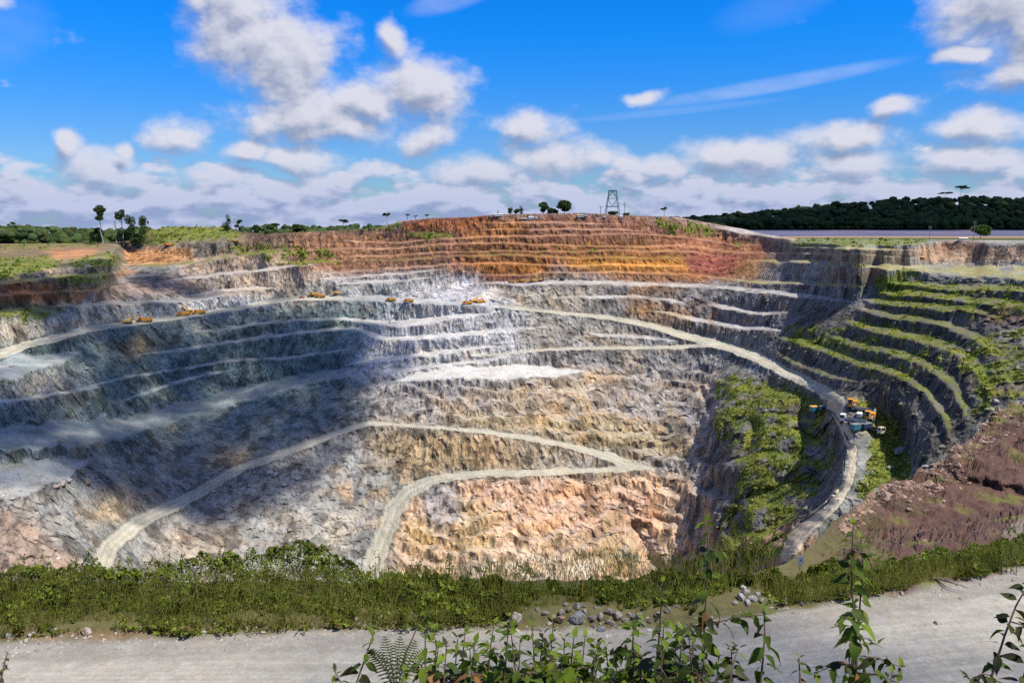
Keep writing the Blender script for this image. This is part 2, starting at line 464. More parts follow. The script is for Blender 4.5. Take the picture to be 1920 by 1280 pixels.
# ================================================================ the pit, traced bench by bench
# flat strips (benches, ramps, roads): slope m, kind, half width in px, points (u, v[, half width])
STRIPS = [
    # ---- left side
    (.03, 'grass', 3, [(-700, 545), (-200, 535), (0, 530), (90, 521), (180, 514), (260, 509)]),
    (.05, 'soil', 2.5, [(-300, 553), (0, 551), (80, 548), (180, 541), (230, 537)]),
    (.04, 'grass', 3, [(215, 501), (300, 498), (370, 490), (437, 478), (500, 470), (560, 466)]),
    (.16, 'dust', 2.5, [(300, 527), (400, 515), (484, 506), (531, 501), (600, 497)]),
    (.05, 'grass', 5, [(515, 494), (560, 494), (640, 489)]),
    (.06, 'dust', 2.5, [(340, 556), (407, 545), (470, 541), (520, 538)]),
    (.05, 'grass', 5, [(-700, 600), (-200, 590), (0, 583), (100, 582)]),
    (.05, 'dark', 3, [(100, 574), (164, 570), (250, 567), (330, 564), (414, 553), (470, 547)]),
    # ---- truck level haul road, left to centre
    (.03, 'road', 6, [(-700, 800, 18), (-200, 720, 14), (0, 664, 10), (54, 645, 8), (94, 637, 7), (164, 617, 6), (234, 609, 5), (320, 597, 5), (390, 587, 4), (437, 580, 4), (515, 565, 4), (554, 560, 4), (640, 559, 5)]),
    (.03, 'pale', 5, [(620, 559), (710, 560, 5), (780, 565, 5), (839, 567, 4), (921, 572, 3), (960, 576, 3)]),
    (.05, 'pale', 18, [(-300, 790, 24), (-60, 715, 22), (30, 685, 20), (100, 672, 12), (150, 660, 6)]),
    # ---- grey lower benches, left half
    (.05, 'dust', 2.5, [(350, 625), (420, 615), (484, 607), (554, 600), (640, 596), (700, 606, 4), (757, 607, 5), (804, 600, 5), (863, 592, 4), (921, 588, 3)]),
    (.05, 'dust', 2.5, [(250, 668), (340, 655), (430, 640), (520, 628), (600, 619), (660, 616), (720, 634, 3), (769, 634, 4), (827, 630, 4), (874, 626, 4), (960, 618, 3), (1010, 612, 2)]),
    (.05, 'dust', 2, [(120, 737), (210, 712), (292, 698), (378, 686), (414, 678), (531, 670), (600, 660), (660, 655)]),
    (.05, 'dust', 2.5, [(-400, 850), (-100, 785), (0, 754), (137, 733), (200, 722)]),
    (.05, 'dust', 2.5, [(220, 752), (300, 727), (380, 703), (460, 690)]),
    (.06, 'dust', 4, [(640, 688, 2), (710, 672, 4), (804, 663, 4), (874, 655, 3), (960, 648, 2)]),
    (.05, 'dust', 3, [(690, 699, 2), (734, 694, 3), (820, 685, 3), (898, 679, 3), (960, 664, 3)]),
    # floors
    (.02, 'floor', 20, [(-500, 905, 40), (-200, 860, 36), (0, 822, 24), (100, 815, 26), (206, 808, 20), (300, 782, 15), (400, 755, 14), (515, 722, 12), (600, 706, 10), (660, 697, 8), (700, 722, 8)]),
    (.03, 'pale', 22, [(-400, 960, 40), (-200, 930, 40), (0, 905, 32), (60, 893, 30), (120, 878, 22), (170, 862, 12)]),
    (.02, 'palefloor', 9, [(740, 712, 6), (790, 704, 8), (860, 699, 10), (960, 697, 12), (1040, 697, 9), (1095, 694, 4)]),
    # ---- red wall
    (.40, 'rsoil', 2, [(900, 419), (985, 417), (1080, 418), (1180, 420)]),
    (.40, 'rsoil', 1.6, [(870, 433), (960, 430), (1080, 429), (1160, 430), (1235, 434)]),
    (.40, 'rsoil', 1.7, [(640, 450), (675, 455), (757, 453), (851, 447), (960, 443), (1100, 440), (1200, 437), (1300, 447), (1374, 459), (1444, 459)]),
    (.40, 'rsoil', 1.8, [(470, 478), (560, 472), (640, 468), (710, 466), (800, 460), (874, 457), (960, 456), (1077, 461), (1180, 462), (1280, 460), (1350, 470), (1444, 474), (1538, 476), (1600, 476), (1722, 483)]),
    (.40, 'rsoil', 1.7, [(600, 484), (700, 480), (780, 475), (874, 473), (960, 470), (1050, 472), (1124, 470), (1280, 470), (1320, 476), (1374, 486)]),
    (.40, 'rgrass', 2.2, [(640, 490), (734, 488), (851, 481), (960, 477), (1054, 482), (1150, 483), (1280, 483), (1330, 488)]),
    (.40, 'rsoil', 1.8, [(600, 515), (640, 510), (710, 505), (780, 501), (874, 495), (960, 492), (1030, 498), (1150, 496), (1280, 497), (1330, 503)]),
    (.16, 'dust', 2.4, [(600, 524), (640, 520), (710, 517), (780, 511), (839, 504)]),
    (.40, 'rsoil', 1.8, [(880, 517), (960, 515), (1019, 511), (1147, 510), (1280, 512), (1350, 521), (1432, 528)]),
    (.16, 'dust', 2.6, [(630, 532), (670, 530), (734, 528), (816, 520)]),
    (.16, 'dust', 3.5, [(888, 532), (960, 531), (1054, 529), (1147, 530), (1220, 532), (1280, 535), (1350, 539), (1444, 546, 4), (1514, 556, 4), (1611, 567, 3)]),
    (.70, 'grass', 6, [(757, 438, 5), (800, 441, 7), (850, 441, 4)]),
    # ---- centre right dark rock
    (.08, 'dust', 2.5, [(1030, 559), (1124, 556), (1194, 555), (1253, 562), (1290, 570)]),
    (.06, 'dust', 4, [(1330, 570), (1350, 574), (1397, 583), (1444, 588), (1480, 585)]),
    (.06, 'dust', 4, [(1230, 583), (1303, 597), (1350, 606), (1444, 617), (1470, 622)]),
    (.05, 'dust', 2.5, [(1100, 624), (1124, 627), (1218, 632), (1280, 640)]),
    # ramps
    (.05, 'road', 5, [(935, 573, 3), (960, 577, 3.5), (1054, 587, 3.5), (1147, 597, 4.5), (1218, 610, 6), (1280, 628, 7.5), (1330, 641, 9), (1377, 654, 10), (1427, 674, 10), (1469, 695, 11), (1541, 731, 12), (1573, 753, 14)]),
    (.05, 'road', 3, [(890, 667, 2), (960, 662, 2.5), (1030, 655, 3), (1124, 653, 3), (1218, 652, 3.5), (1280, 650, 4), (1340, 646, 5)]),
    # ---- right side
    (.02, 'grass', 5, [(1480, 455), (1600, 454), (1700, 455), (1760, 452)]),
    (.16, 'dust', 4, [(1330, 424), (1400, 434), (1450, 442), (1510, 449)]),
    (.12, 'drygrass', 3, [(1470, 463), (1600, 465), (1720, 469)]),
    (.13, 'drygrass', 4, [(1374, 488, 2), (1468, 489, 3), (1538, 491, 4), (1600, 497, 4), (1717, 503, 5), (1800, 508, 10), (1920, 513, 13), (2200, 520, 18), (2700, 520, 20)]),
    (.12, 'drygrass', 3, [(1350, 522, 2), (1432, 528), (1514, 530), (1600, 535), (1642, 537, 2)]),
    (.05, 'grass', 5, [(1650, 528, 3), (1729, 533), (1787, 538), (1893, 542), (2100, 560)]),
    (.05, 'grass', 6, [(1650, 546, 5), (1680, 549), (1741, 552), (1811, 560), (1920, 572), (2150, 600)]),
    (.05, 'grass', 6, [(1620, 560, 3), (1642, 563), (1717, 571), (1800, 577), (1880, 592, 3)]),
    (.06, 'grass', 6.5, [(1605, 576, 3), (1623, 580), (1694, 594), (1764, 604), (1840, 634), (1890, 680, 4)]),
    (.06, 'grass', 7.5, [(1585, 600, 4), (1600, 606), (1659, 619), (1717, 631), (1787, 650), (1838, 690), (1862, 745, 4)]),
    (.08, 'grass', 8, [(1560, 632, 4), (1600, 644), (1670, 657), (1730, 675), (1785, 715), (1812, 765), (1810, 800, 5)]),
    (.08, 'grass', 7, [(1560, 655, 3), (1620, 682), (1690, 702), (1742, 735), (1778, 785), (1776, 830, 5)]),
    (.10, 'grass', 6, [(1440, 628, 3), (1500, 640), (1560, 662), (1620, 690, 4)]),
    (.10, 'grass', 5, [(1440, 655, 2), (1500, 683, 4), (1560, 705, 5), (1620, 716, 3)]),
    (.12, 'grass', 9, [(1330, 730, 6), (1380, 722), (1440, 735), (1510, 748, 6), (1540, 756, 5)]),
    (.34, 'grass', 26, [(1600, 745, 8), (1650, 800, 16), (1660, 850, 30), (1655, 900, 34)]),
    (.15, 'grass', 6, [(1350, 765), (1400, 770), (1470, 778), (1530, 790)]),
    (.15, 'grass', 7, [(1390, 808), (1440, 800), (1500, 812), (1550, 828)]),
    (.15, 'grass', 8, [(1375, 860), (1440, 850), (1500, 862), (1555, 880)]),
    (.15, 'grass', 8, [(1385, 905), (1450, 900), (1520, 915)]),
    (.15, 'grass', 8, [(1370, 955), (1430, 950), (1500, 950)]),
    (.15, 'grass', 7, [(1350, 1010), (1410, 1000), (1460, 1000)]),
    # ---- lower haul road with the hairpin
    (.06, 'road', 12, [(-60, 1400, 30), (120, 1180, 24), (186, 1068, 20), (206, 1023, 17), (261, 978, 14), (344, 938, 12), (447, 880, 9), (550, 843, 7.5), (640, 809, 6), (696, 793, 5)]),
    (.05, 'road', 5, [(690, 793, 5), (740, 795, 4), (820, 801, 4), (900, 808, 4.5), (978, 819, 5.5), (1050, 831, 6), (1115, 847, 7), (1150, 858, 10), (1175, 870, 11), (1225, 878, 3)]),
    (.05, 'road', 7, [(1185, 876, 6), (1130, 880, 6), (1012, 885, 6), (892, 888, 7), (830, 896, 9)]),
    (.40, 'road', 17, [(840, 894, 7), (806, 902, 10), (765, 922, 15), (740, 952, 18), (722, 1005, 19), (704, 1045, 20), (690, 1100, 22)]),
    # yard road
    (.34, 'track', 10, [(1566, 758, 15), (1575, 785, 10), (1590, 815, 9), (1598, 840, 9), (1596, 870, 9), (1590, 905, 10), (1566, 940, 12), (1530, 972, 14), (1500, 1000, 15), (1480, 1040, 15)]),
]
# broad regions with another general slope
SLOPES = [
    (1.9, 10, [(430, 446), (757, 400), (1000, 390), (1260, 390), (1450, 445), (1450, 522), (1000, 530), (640, 520), (440, 480)]),
    (.035, 8, [(-900, 380), (250, 380), (232, 470), (214, 505), (120, 512), (0, 524), (-900, 545)]),
    (.30, 10, [(270, 380), (450, 380), (450, 446), (270, 452)]),
    (.05, 6, [(430, 430), (500, 437), (640, 430), (640, 434), (490, 447), (300, 464), (240, 472), (240, 456)]),
    (1.7, 30, [(1480, 500), (2900, 480), (2900, 1100), (1440, 1100), (1340, 860), (1340, 700), (1470, 680)]),
    (.03, 4, [(1450, 430), (2900, 430), (2900, 462), (1920, 460), (1760, 456), (1480, 456)]),
    (.06, 6, [(1190, 400), (1300, 400), (1440, 425), (1480, 448), (1440, 445), (1330, 425)]),
    (.36, 6, [(760, 540), (840, 528), (900, 530), (960, 545), (970, 575), (830, 568), (740, 560)]),
    (.42, 8, [(1490, 575), (1520, 578), (1590, 600), (1580, 625), (1500, 622), (1460, 615)]),
    (.42, 12, [(400, 745), (640, 712), (720, 735), (690, 790), (560, 838), (450, 876), (340, 930), (260, 960), (200, 880), (300, 810)]),
    (.75, 14, [(680, 710), (1100, 700), (1330, 680), (1340, 870), (1200, 860), (980, 812), (700, 786)]),
    (.48, 14, [(1340, 690), (1480, 705), (1570, 765), (1580, 900), (1520, 980), (1440, 1060), (1360, 1060), (1340, 900)]),
    (.55, 14, [(0, 930), (300, 960), (470, 885), (690, 800), (760, 900), (690, 1090), (0, 1110)]),
    (.85, 14, [(760, 920), (880, 895), (1200, 885), (1320, 900), (1400, 1080), (900, 1110), (740, 1050)]),
    (.34, 12, [(1565, 750), (1660, 755), (1725, 900), (1610, 960), (1490, 1060), (1430, 1070), (1520, 960), (1580, 880)]),
    (.50, 14, [(1780, 610), (2000, 560), (2300, 600), (2300, 720), (1900, 760), (1800, 700)]),
]
# what the rock is made of: colour zones (colour, softness in px, opacity, outline)
ZONES = [
    ((.235, .242, .228), 1, 1.0, [(-900, 380), (2900, 380), (2900, 1200), (-900, 1200)]),
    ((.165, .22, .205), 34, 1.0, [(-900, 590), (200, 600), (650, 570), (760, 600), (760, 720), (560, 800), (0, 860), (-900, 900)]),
    ((.17, .115, .055), 12, .9, [(-900, 400), (760, 400), (640, 432), (430, 452), (240, 470), (100, 500), (-900, 530)]),
    ((0.240, 0.098, 0.054), 14, .9, [(450, 446), (650, 432), (760, 418), (900, 400), (1260, 400), (1350, 425), (1450, 450), (1450, 520), (1340, 528), (1230, 534), (1050, 512), (900, 534), (830, 502), (640, 520), (540, 502), (440, 470)]),
    ((.25, .13, .075), 12, .9, [(540, 440), (700, 436), (830, 450), (830, 500), (640, 515), (560, 490)]),
    ((.24, .115, .078), 6, .9, [(980, 404), (1200, 404), (1240, 440), (1200, 452), (980, 452)]),
    ((0.320, 0.105, 0.043), 5, .9, [(757, 412), (900, 404), (940, 402), (940, 412), (870, 432), (757, 432)]),
    ((0.352, 0.147, 0.043), 6, .8, [(870, 430), (985, 410), (985, 440), (860, 450)]),
    ((0.216, 0.098, 0.036), 8, .8, [(870, 452), (1300, 448), (1300, 482), (860, 486)]),
    ((.31, .12, .032), 7, .95, [(870, 488), (1040, 484), (1020, 512), (1000, 520), (890, 518)]),
    ((0.200, 0.070, 0.043), 4, .9, [(888, 517), (1000, 514), (985, 531), (893, 532)]),
    ((.36, .155, .03), 6, .95, [(1060, 484), (1300, 484), (1305, 512), (1140, 512), (1050, 500)]),
    ((0.288, 0.133, 0.050), 6, .8, [(1140, 512), (1300, 512), (1350, 530), (1150, 530)]),
    ((.25, .105, .06), 5, .8, [(1245, 440), (1450, 455), (1450, 488), (1380, 488), (1245, 470)]),
    ((.21, .065, .05), 5, .95, [(1290, 470), (1400, 486), (1400, 515), (1370, 524), (1290, 514)]),
    ((.30, .12, .045), 4, .8, [(1270, 500), (1300, 512), (1380, 522), (1300, 524), (1270, 516)]),
    ((0.240, 0.133, 0.058), 6, .9, [(1385, 490), (1470, 492), (1450, 525), (1370, 525)]),
    ((.42, .29, .19), 5, .9, [(1440, 440), (1510, 446), (1480, 456), (1440, 456)]),
    ((.50, .33, .21), 4, .9, [(1715, 470), (1760, 456), (1930, 460), (2300, 470), (2300, 492), (1730, 492)]),
    ((.33, .17, .10), 5, .8, [(1760, 452), (1850, 456), (1850, 468), (1760, 468)]),
    ((.30, .22, .14), 5, .8, [(1440, 462), (1720, 470), (1720, 500), (1440, 486)]),
    # left wall
    ((.48, .24, .10), 4, .95, [(233, 470), (300, 464), (360, 462), (362, 490), (290, 498), (228, 498)]),
    ((.45, .33, .235), 6, .9, [(360, 486), (450, 474), (545, 476), (545, 494), (400, 512), (330, 505)]),
    ((.22, .17, .10), 6, .8, [(360, 460), (540, 448), (540, 475), (450, 475), (370, 486)]),
    ((.42, .18, .08), 4, .9, [(200, 512), (235, 502), (245, 512), (205, 522)]),
    ((.27, .20, .165), 10, .95, [(180, 535), (260, 515), (400, 515), (420, 545), (330, 562), (170, 570)]),
    ((.47, .37, .27), 10, .9, [(400, 515), (540, 500), (640, 520), (640, 552), (520, 556), (430, 556)]),
    ((.30, .13, .06), 5, .95, [(-900, 540), (0, 530), (130, 524), (180, 540), (170, 566), (0, 572), (-900, 590)]),
    ((.17, .15, .07), 8, .9, [(-900, 470), (0, 490), (120, 490), (230, 470), (225, 505), (130, 516), (0, 527), (-900, 545)]),
    ((.45, .36, .29), 3, .9, [(60, 512), (150, 500), (205, 478), (232, 470), (228, 478), (190, 497), (150, 508), (90, 518)]),
    ((.42, .20, .09), 4, .85, [(88, 470), (150, 466), (200, 468), (180, 478), (110, 488), (92, 482)]),
    ((.20, .17, .10), 6, .8, [(110, 520), (220, 510), (200, 545), (120, 560)]),
    ((.17, .17, .07), 6, .9, [(-900, 590), (0, 574), (120, 572), (120, 590), (0, 604), (-900, 640)]),
    ((.42, .38, .31), 7, .95, [(-900, 640), (0, 603), (120, 592), (210, 580), (225, 598), (120, 626), (0, 650), (-900, 720)]),
    ((.26, .27, .27), 6, .9, [(150, 572), (420, 555), (460, 560), (320, 592), (240, 604)]),
    ((.50, .50, .50), 8, .9, [(330, 575), (400, 562), (530, 558), (520, 563), (420, 584), (340, 594)]),
    ((.26, .19, .10), 8, .8, [(180, 650), (270, 628), (340, 640), (240, 670)]),
    ((.32, .29, .22), 8, .6, [(360, 600), (440, 600), (420, 625), (370, 630)]),
    ((.38, .36, .31), 12, .8, [(-900, 760), (0, 700), (130, 690), (180, 715), (120, 745), (0, 765)]),
    # centre
    ((.36, .35, .33), 10, .9, [(560, 530), (640, 522), (830, 510), (860, 530), (760, 545), (640, 556), (560, 556)]),
    ((.52, .50, .50), 8, .95, [(835, 520), (895, 512), (900, 534), (950, 540), (970, 572), (830, 568), (720, 562), (780, 545)]),
    ((.52, .51, .50), 22, .9, [(690, 590), (940, 570), (1000, 600), (980, 680), (720, 720), (650, 700)]),
    ((.36, .315, .25), 12, .85, [(920, 536), (1130, 534), (1180, 560), (1090, 590), (960, 572)]),
    ((.34, .30, .25), 14, .8, [(980, 590), (1180, 605), (1260, 640), (1060, 650), (970, 650)]),
    ((.215, .20, .20), 14, .95, [(1120, 535), (1280, 540), (1440, 550), (1620, 572), (1600, 640), (1440, 640), (1300, 622), (1150, 590)]),
    ((.32, .19, .085), 8, .7, [(1170, 560), (1260, 566), (1300, 600), (1240, 610), (1170, 590)]),
    ((.33, .19, .09), 6, .7, [(1180, 532), (1280, 536), (1280, 552), (1180, 550)]),
    ((.30, .17, .08), 6, .7, [(1326, 590), (1340, 570), (1350, 600), (1330, 615)]),
    ((.31, .29, .28), 10, .9, [(1490, 572), (1590, 604), (1580, 630), (1480, 620), (1450, 630)]),
    ((.27, .255, .25), 16, .9, [(980, 655), (1330, 650), (1340, 700), (1100, 712), (1000, 700)]),
    # slab between the floors and the hairpin road
    ((.33, .29, .255), 22, .95, [(680, 716), (1100, 702), (1340, 690), (1400, 850), (1240, 880), (980, 812), (700, 786)]),
    ((.45, .34, .225), 14, .8, [(900, 730), (960, 716), (1120, 700), (1180, 716), (1100, 760), (960, 770)]),
    ((.44, .29, .20), 10, .7, [(1020, 760), (1060, 755), (1070, 790), (1030, 790)]),
    ((.40, .31, .17), 12, .85, [(820, 766), (960, 770), (1160, 780), (1300, 820), (1340, 860), (1150, 840), (980, 808), (820, 792)]),
    ((.52, .46, .38), 6, .9, [(740, 772), (820, 772), (824, 795), (740, 792)]),
    ((.44, .32, .17), 14, .85, [(640, 820), (700, 800), (930, 815), (1080, 848), (1080, 872), (900, 880), (780, 890), (720, 900), (650, 850)]),
    ((.44, .29, .19), 8, .7, [(910, 820), (935, 820), (945, 878), (905, 876)]),
    ((.36, .32, .27), 8, .7, [(960, 840), (1130, 858), (1140, 872), (1000, 880)]),
    # lower left slopes
    ((.30, .295, .275), 22, .95, [(0, 920), (280, 950), (480, 880), (690, 800), (750, 900), (700, 1100), (0, 1120)]),
    ((.42, .31, .17), 10, .8, [(385, 850), (450, 824), (478, 826), (470, 866), (400, 880)]),
    ((.42, .31, .18), 8, .7, [(190, 930), (230, 910), (260, 950), (220, 980), (180, 970)]),
    ((.46, .30, .16), 6, .8, [(628, 905), (650, 900), (655, 940), (632, 940)]),
    ((.47, .36, .20), 6, .8, [(712, 906), (726, 906), (726, 940), (712, 940)]),
    ((.52, .47, .38), 10, .8, [(580, 1010), (630, 960), (660, 980), (640, 1040), (560, 1060)]),
    ((.40, .33, .26), 12, .8, [(300, 990), (400, 960), (440, 1000), (420, 1050), (300, 1040)]),
    ((.35, .25, .19), 10, .8, [(-300, 960), (0, 960), (60, 980), (150, 1060), (140, 1110), (-300, 1110)]),
    # pink and tan face at the bottom
    ((.56, .39, .255), 12, .97, [(770, 930), (880, 897), (1200, 884), (1300, 890), (1360, 1000), (1420, 1100), (760, 1110), (730, 1040)]),
    ((.58, .36, .24), 10, .8, [(860, 905), (1000, 900), (1200, 910), (1260, 960), (1150, 1000), (960, 980), (860, 930)]),
    ((.57, .38, .16), 8, .9, [(770, 970), (820, 975), (825, 1020), (775, 1040)]),
    ((.52, .38, .19), 9, .7, [(850, 930), (930, 950), (920, 1040), (860, 1040), (840, 980)]),
    ((.60, .50, .40), 12, .8, [(850, 1040), (1150, 1050), (1180, 1100), (860, 1110)]),
    ((.32, .26, .13), 9, .7, [(1100, 1010), (1180, 1015), (1200, 1060), (1130, 1060)]),
    ((.30, .29, .29), 8, .8, [(800, 905), (850, 900), (860, 985), (830, 990), (800, 940)]),
    ((.30, .28, .27), 12, .9, [(1290, 740), (1380, 720), (1450, 740), (1420, 900), (1330, 940), (1290, 880)]),
    # right hand benches: rock
    ((.115, .108, .095), 16, .95, [(1480, 530), (1660, 530), (2300, 540), (2300, 720), (1900, 740), (1720, 900), (1600, 760), (1440, 650), (1470, 600)]),  # grey rock darkened: shade of the right wall painted into its colour
    ((.225, .22, .22), 10, .9, [(1430, 495), (1660, 505), (1650, 580), (1430, 548)]),
    ((.21, .15, .09), 6, .7, [(1560, 500), (1680, 504), (1660, 530), (1540, 528)]),
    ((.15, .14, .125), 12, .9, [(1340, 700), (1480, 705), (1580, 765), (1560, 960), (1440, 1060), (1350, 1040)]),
    ((.34, .30, .27), 8, .8, [(1290, 720), (1345, 690), (1380, 740), (1330, 780), (1300, 800)]),
    ((.40, .25, .17), 8, .8, [(1360, 1010), (1500, 980), (1560, 1020), (1500, 1080), (1360, 1080)]),
    ((.24, .13, .08), 6, .7, [(1840, 566), (1900, 566), (2000, 600), (1880, 610)]),
    ((.36, .33, .30), 8, .7, [(1870, 610), (1940, 600), (1940, 640), (1880, 650)]),
]
# where plants cover the ground: (density, softness, outline)
GREEN = [
    (.6, 6, [(-900, 450), (100, 455), (160, 450), (215, 458), (200, 466), (100, 466), (-900, 468)]),
    (.68, 6, [(-900, 478), (0, 480), (90, 478), (120, 492), (95, 505), (0, 525), (-900, 535)]),
    (.7, 6, [(120, 488), (205, 472), (240, 470), (215, 500), (140, 512)]),
    (.95, 8, [(250, 400), (460, 400), (450, 446), (250, 460)]),
    (.8, 6, [(640, 425), (757, 410), (757, 432), (640, 434)]),
    (.5, 6, [(430, 455), (540, 452), (640, 470), (640, 500), (520, 500), (430, 480)]),
    (.75, 5, [(1215, 408), (1290, 412), (1350, 430), (1340, 445), (1240, 440)]),
    (.6, 5, [(1360, 448), (1440, 446), (1440, 460), (1360, 462)]),
    (.55, 6, [(1480, 446), (1760, 446), (1720, 464), (1480, 464)]),
    (.95, 6, [(1650, 515), (1720, 505), (1740, 530), (1690, 560), (1640, 552)]),
    (.42, 10, [(1640, 520), (2300, 515), (2300, 620), (1900, 610), (1700, 600), (1620, 580)]),
    (.40, 10, [(1600, 585), (1720, 595), (1830, 650), (1760, 720), (1640, 730), (1560, 680), (1440, 640)]),
    (.75, 8, [(1470, 605), (1550, 612), (1600, 650), (1560, 665), (1460, 640)]),
    (.9, 6, [(1600, 738), (1660, 760), (1700, 830), (1710, 920), (1600, 940), (1625, 830)]),
    (.62, 12, [(1330, 690), (1480, 715), (1560, 760), (1570, 860), (1550, 920), (1480, 980), (1400, 1060), (1350, 1000), (1380, 860), (1330, 790)]),
    (.6, 8, [(1380, 960), (1500, 940), (1480, 1040), (1340, 1090), (1230, 1080), (1320, 1030)]),
    (.6, 10, [(1790, 640), (1960, 600), (2300, 600), (2300, 700), (1930, 740), (1800, 800), (1800, 720)]),
    (.4, 6, [(1000, 460), (1120, 460), (1120, 478), (1000, 480)]),
    (.5, 6, [(757, 434), (870, 430), (850, 450), (757, 452)]),
    (.35, 5, [(1000, 470), (960, 478), (1080, 482)]),
    (.5, 6, [(-900, 590), (0, 574), (110, 576), (110, 602), (0, 610)]),
    (.6, 5, [(110, 518), (200, 512), (210, 530), (120, 534)]),
]

# ---- low resolution maps over the photo plane, sampled with warped coordinates
RS = 4.0
RU0, RV0 = -900.0, 380.0
RW, RH = int(3800 / RS), int(840 / RS)
_ru, _rv = np.meshgrid(RU0 + (np.arange(RW) + .5) * RS, RV0 + (np.arange(RH) + .5) * RS)


def blur(a, s):
    s = s / RS
    if s < .3:
        return a
    r = int(3 * s) + 1
    k = np.exp(-.5 * (np.arange(-r, r + 1) / s) ** 2)
    k /= k.sum()
    a = np.pad(a, ((r, r), (0, 0)), 'edge')
    a = sum(k[i] * a[i:i + a.shape[0] - 2 * r] for i in range(2 * r + 1))
    a = np.pad(a, ((0, 0), (r, r)), 'edge')
    return sum(k[i] * a[:, i:i + a.shape[1] - 2 * r] for i in range(2 * r + 1))


def poly_mask(pts, soft):
    ins = np.zeros(_ru.shape, bool)
    n = len(pts)
    for i in range(n):
        (x0, y0), (x1, y1) = pts[i], pts[(i + 1) % n]
        if y0 == y1:
            continue
        c = ((y0 > _rv) != (y1 > _rv)) & (_ru < (x1 - x0) * (_rv - y0) / (y1 - y0) + x0)
        ins ^= c
    return blur(ins.astype(np.float32), soft)


def samp(m, u, v):
    x = np.clip((u - RU0) / RS - .5, 0, RW - 1.001)
    y = np.clip((v - RV0) / RS - .5, 0, RH - 1.001)
    xi, yi = x.astype(int), y.astype(int)
    fx, fy = x - xi, y - yi
    if m.ndim == 3:
        fx, fy = fx[..., None], fy[..., None]
    return (m[yi, xi] * (1 - fx) + m[yi, xi + 1] * fx) * (1 - fy) + (m[yi + 1, xi] * (1 - fx) + m[yi + 1, xi + 1] * fx) * fy


slope_map = np.full(_ru.shape, 2.0, np.float32)
for m, soft, pts in SLOPES:
    w = poly_mask(pts, soft)
    slope_map = slope_map * (1 - w) + m * w
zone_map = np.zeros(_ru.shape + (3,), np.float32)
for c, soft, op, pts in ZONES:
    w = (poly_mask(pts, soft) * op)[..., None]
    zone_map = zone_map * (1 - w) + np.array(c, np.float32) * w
green_map = np.zeros(_ru.shape, np.float32)
for d, soft, pts in GREEN:
    w = poly_mask(pts, soft)
    green_map = np.maximum(green_map, w * d)


def strip_dist(u, v, pts, hw, taper=False):
    """distance to a polyline divided by its half width"""
    pts = [p if len(p) == 3 else (p[0], p[1], hw) for p in pts]
    if taper:
        for e in (0, -1):
            if -80 < pts[e][0] < 2000:
                pts[e] = (pts[e][0], pts[e][1], pts[e][2] * .12)
    best = np.full(u.shape, 9.0, np.float32)
    for (x0, y0, h0), (x1, y1, h1) in zip(pts[:-1], pts[1:]):
        dx, dy = x1 - x0, y1 - y0
        t = np.clip(((u - x0) * dx + (v - y0) * dy) / (dx * dx + dy * dy), 0, 1)
        d = np.hypot(u - x0 - t * dx, v - y0 - t * dy) / (h0 + (h1 - h0) * t)
        np.minimum(best, d, out=best)
    return best


# ---- columns (fixed bearing) x rows (photo height); every row steps down the ground it sees
a_in = np.linspace(-.70, .70, 980)
a_l = -np.geomspace(.70, 1.45, 46)[::-1][:-1]
A = np.concatenate([a_l, a_in, -a_l[::-1]])
NC, NR = len(A), 540
K_top = [(-1400, 456, 1000), (0, 457, 1000), (180, 456, 1000), (245, 452, 1000), (285, 432, 1010), (330, 425, 1015), (420, 426, 1010), (460, 436, 960), (500, 439, 930), (560, 436, 920),
         (667, 431, 920), (713, 427, 915), (757, 414, 900), (813, 409, 880), (880, 407, 865), (930, 402, 855), (1000, 401, 850), (1093, 399, 850), (1173, 404, 850), (1260, 406, 865), (1293, 412, 880),
         (1343, 421, 900), (1393, 430, 880), (1430, 439, 840), (1480, 447, 770), (1600, 448.5, 700), (1750, 449.5, 650), (1920, 451, 585), (2300, 453, 480), (3400, 456, 360)]
kt = np.array(K_top, float)
E_pts = np.array([(-1400, 1092), (1370, 1088), (1450, 1066), (1510, 1034), (1552, 992), (1600, 952), (1659, 911), (1716, 889), (1759, 857), (1813, 807), (1860, 774), (1920, 728), (2000, 690), (2200, 640), (3400, 560)], float)

uA = CX + F * A
v0 = np.interp(uA, kt[:, 0], kt[:, 1])
Y0 = np.interp(uA, kt[:, 0], kt[:, 2])
for _ in range(3):
    Y0 = np.convolve(np.pad(Y0, 3, 'edge'), np.ones(7) / 7, 'valid')
uE = CX + F * A * .95
vE = np.interp(uE, E_pts[:, 0], E_pts[:, 1])
v1 = np.where(uE < 1380, 1120, vE + 34)
# first on an even grid of photo heights, for all columns alike
NU = 660
VU = np.linspace(397.0, 1124.0, NU)
VVu = np.repeat(VU[:, None], NC, 1)
Ydu = math.cos(PITCH) + (CY - VVu) / F * math.sin(PITCH)
UUu = CX + F * A[None] * Ydu
TTu = (math.sin(PITCH) - (CY - VVu) / F * math.cos(PITCH)) / Ydu
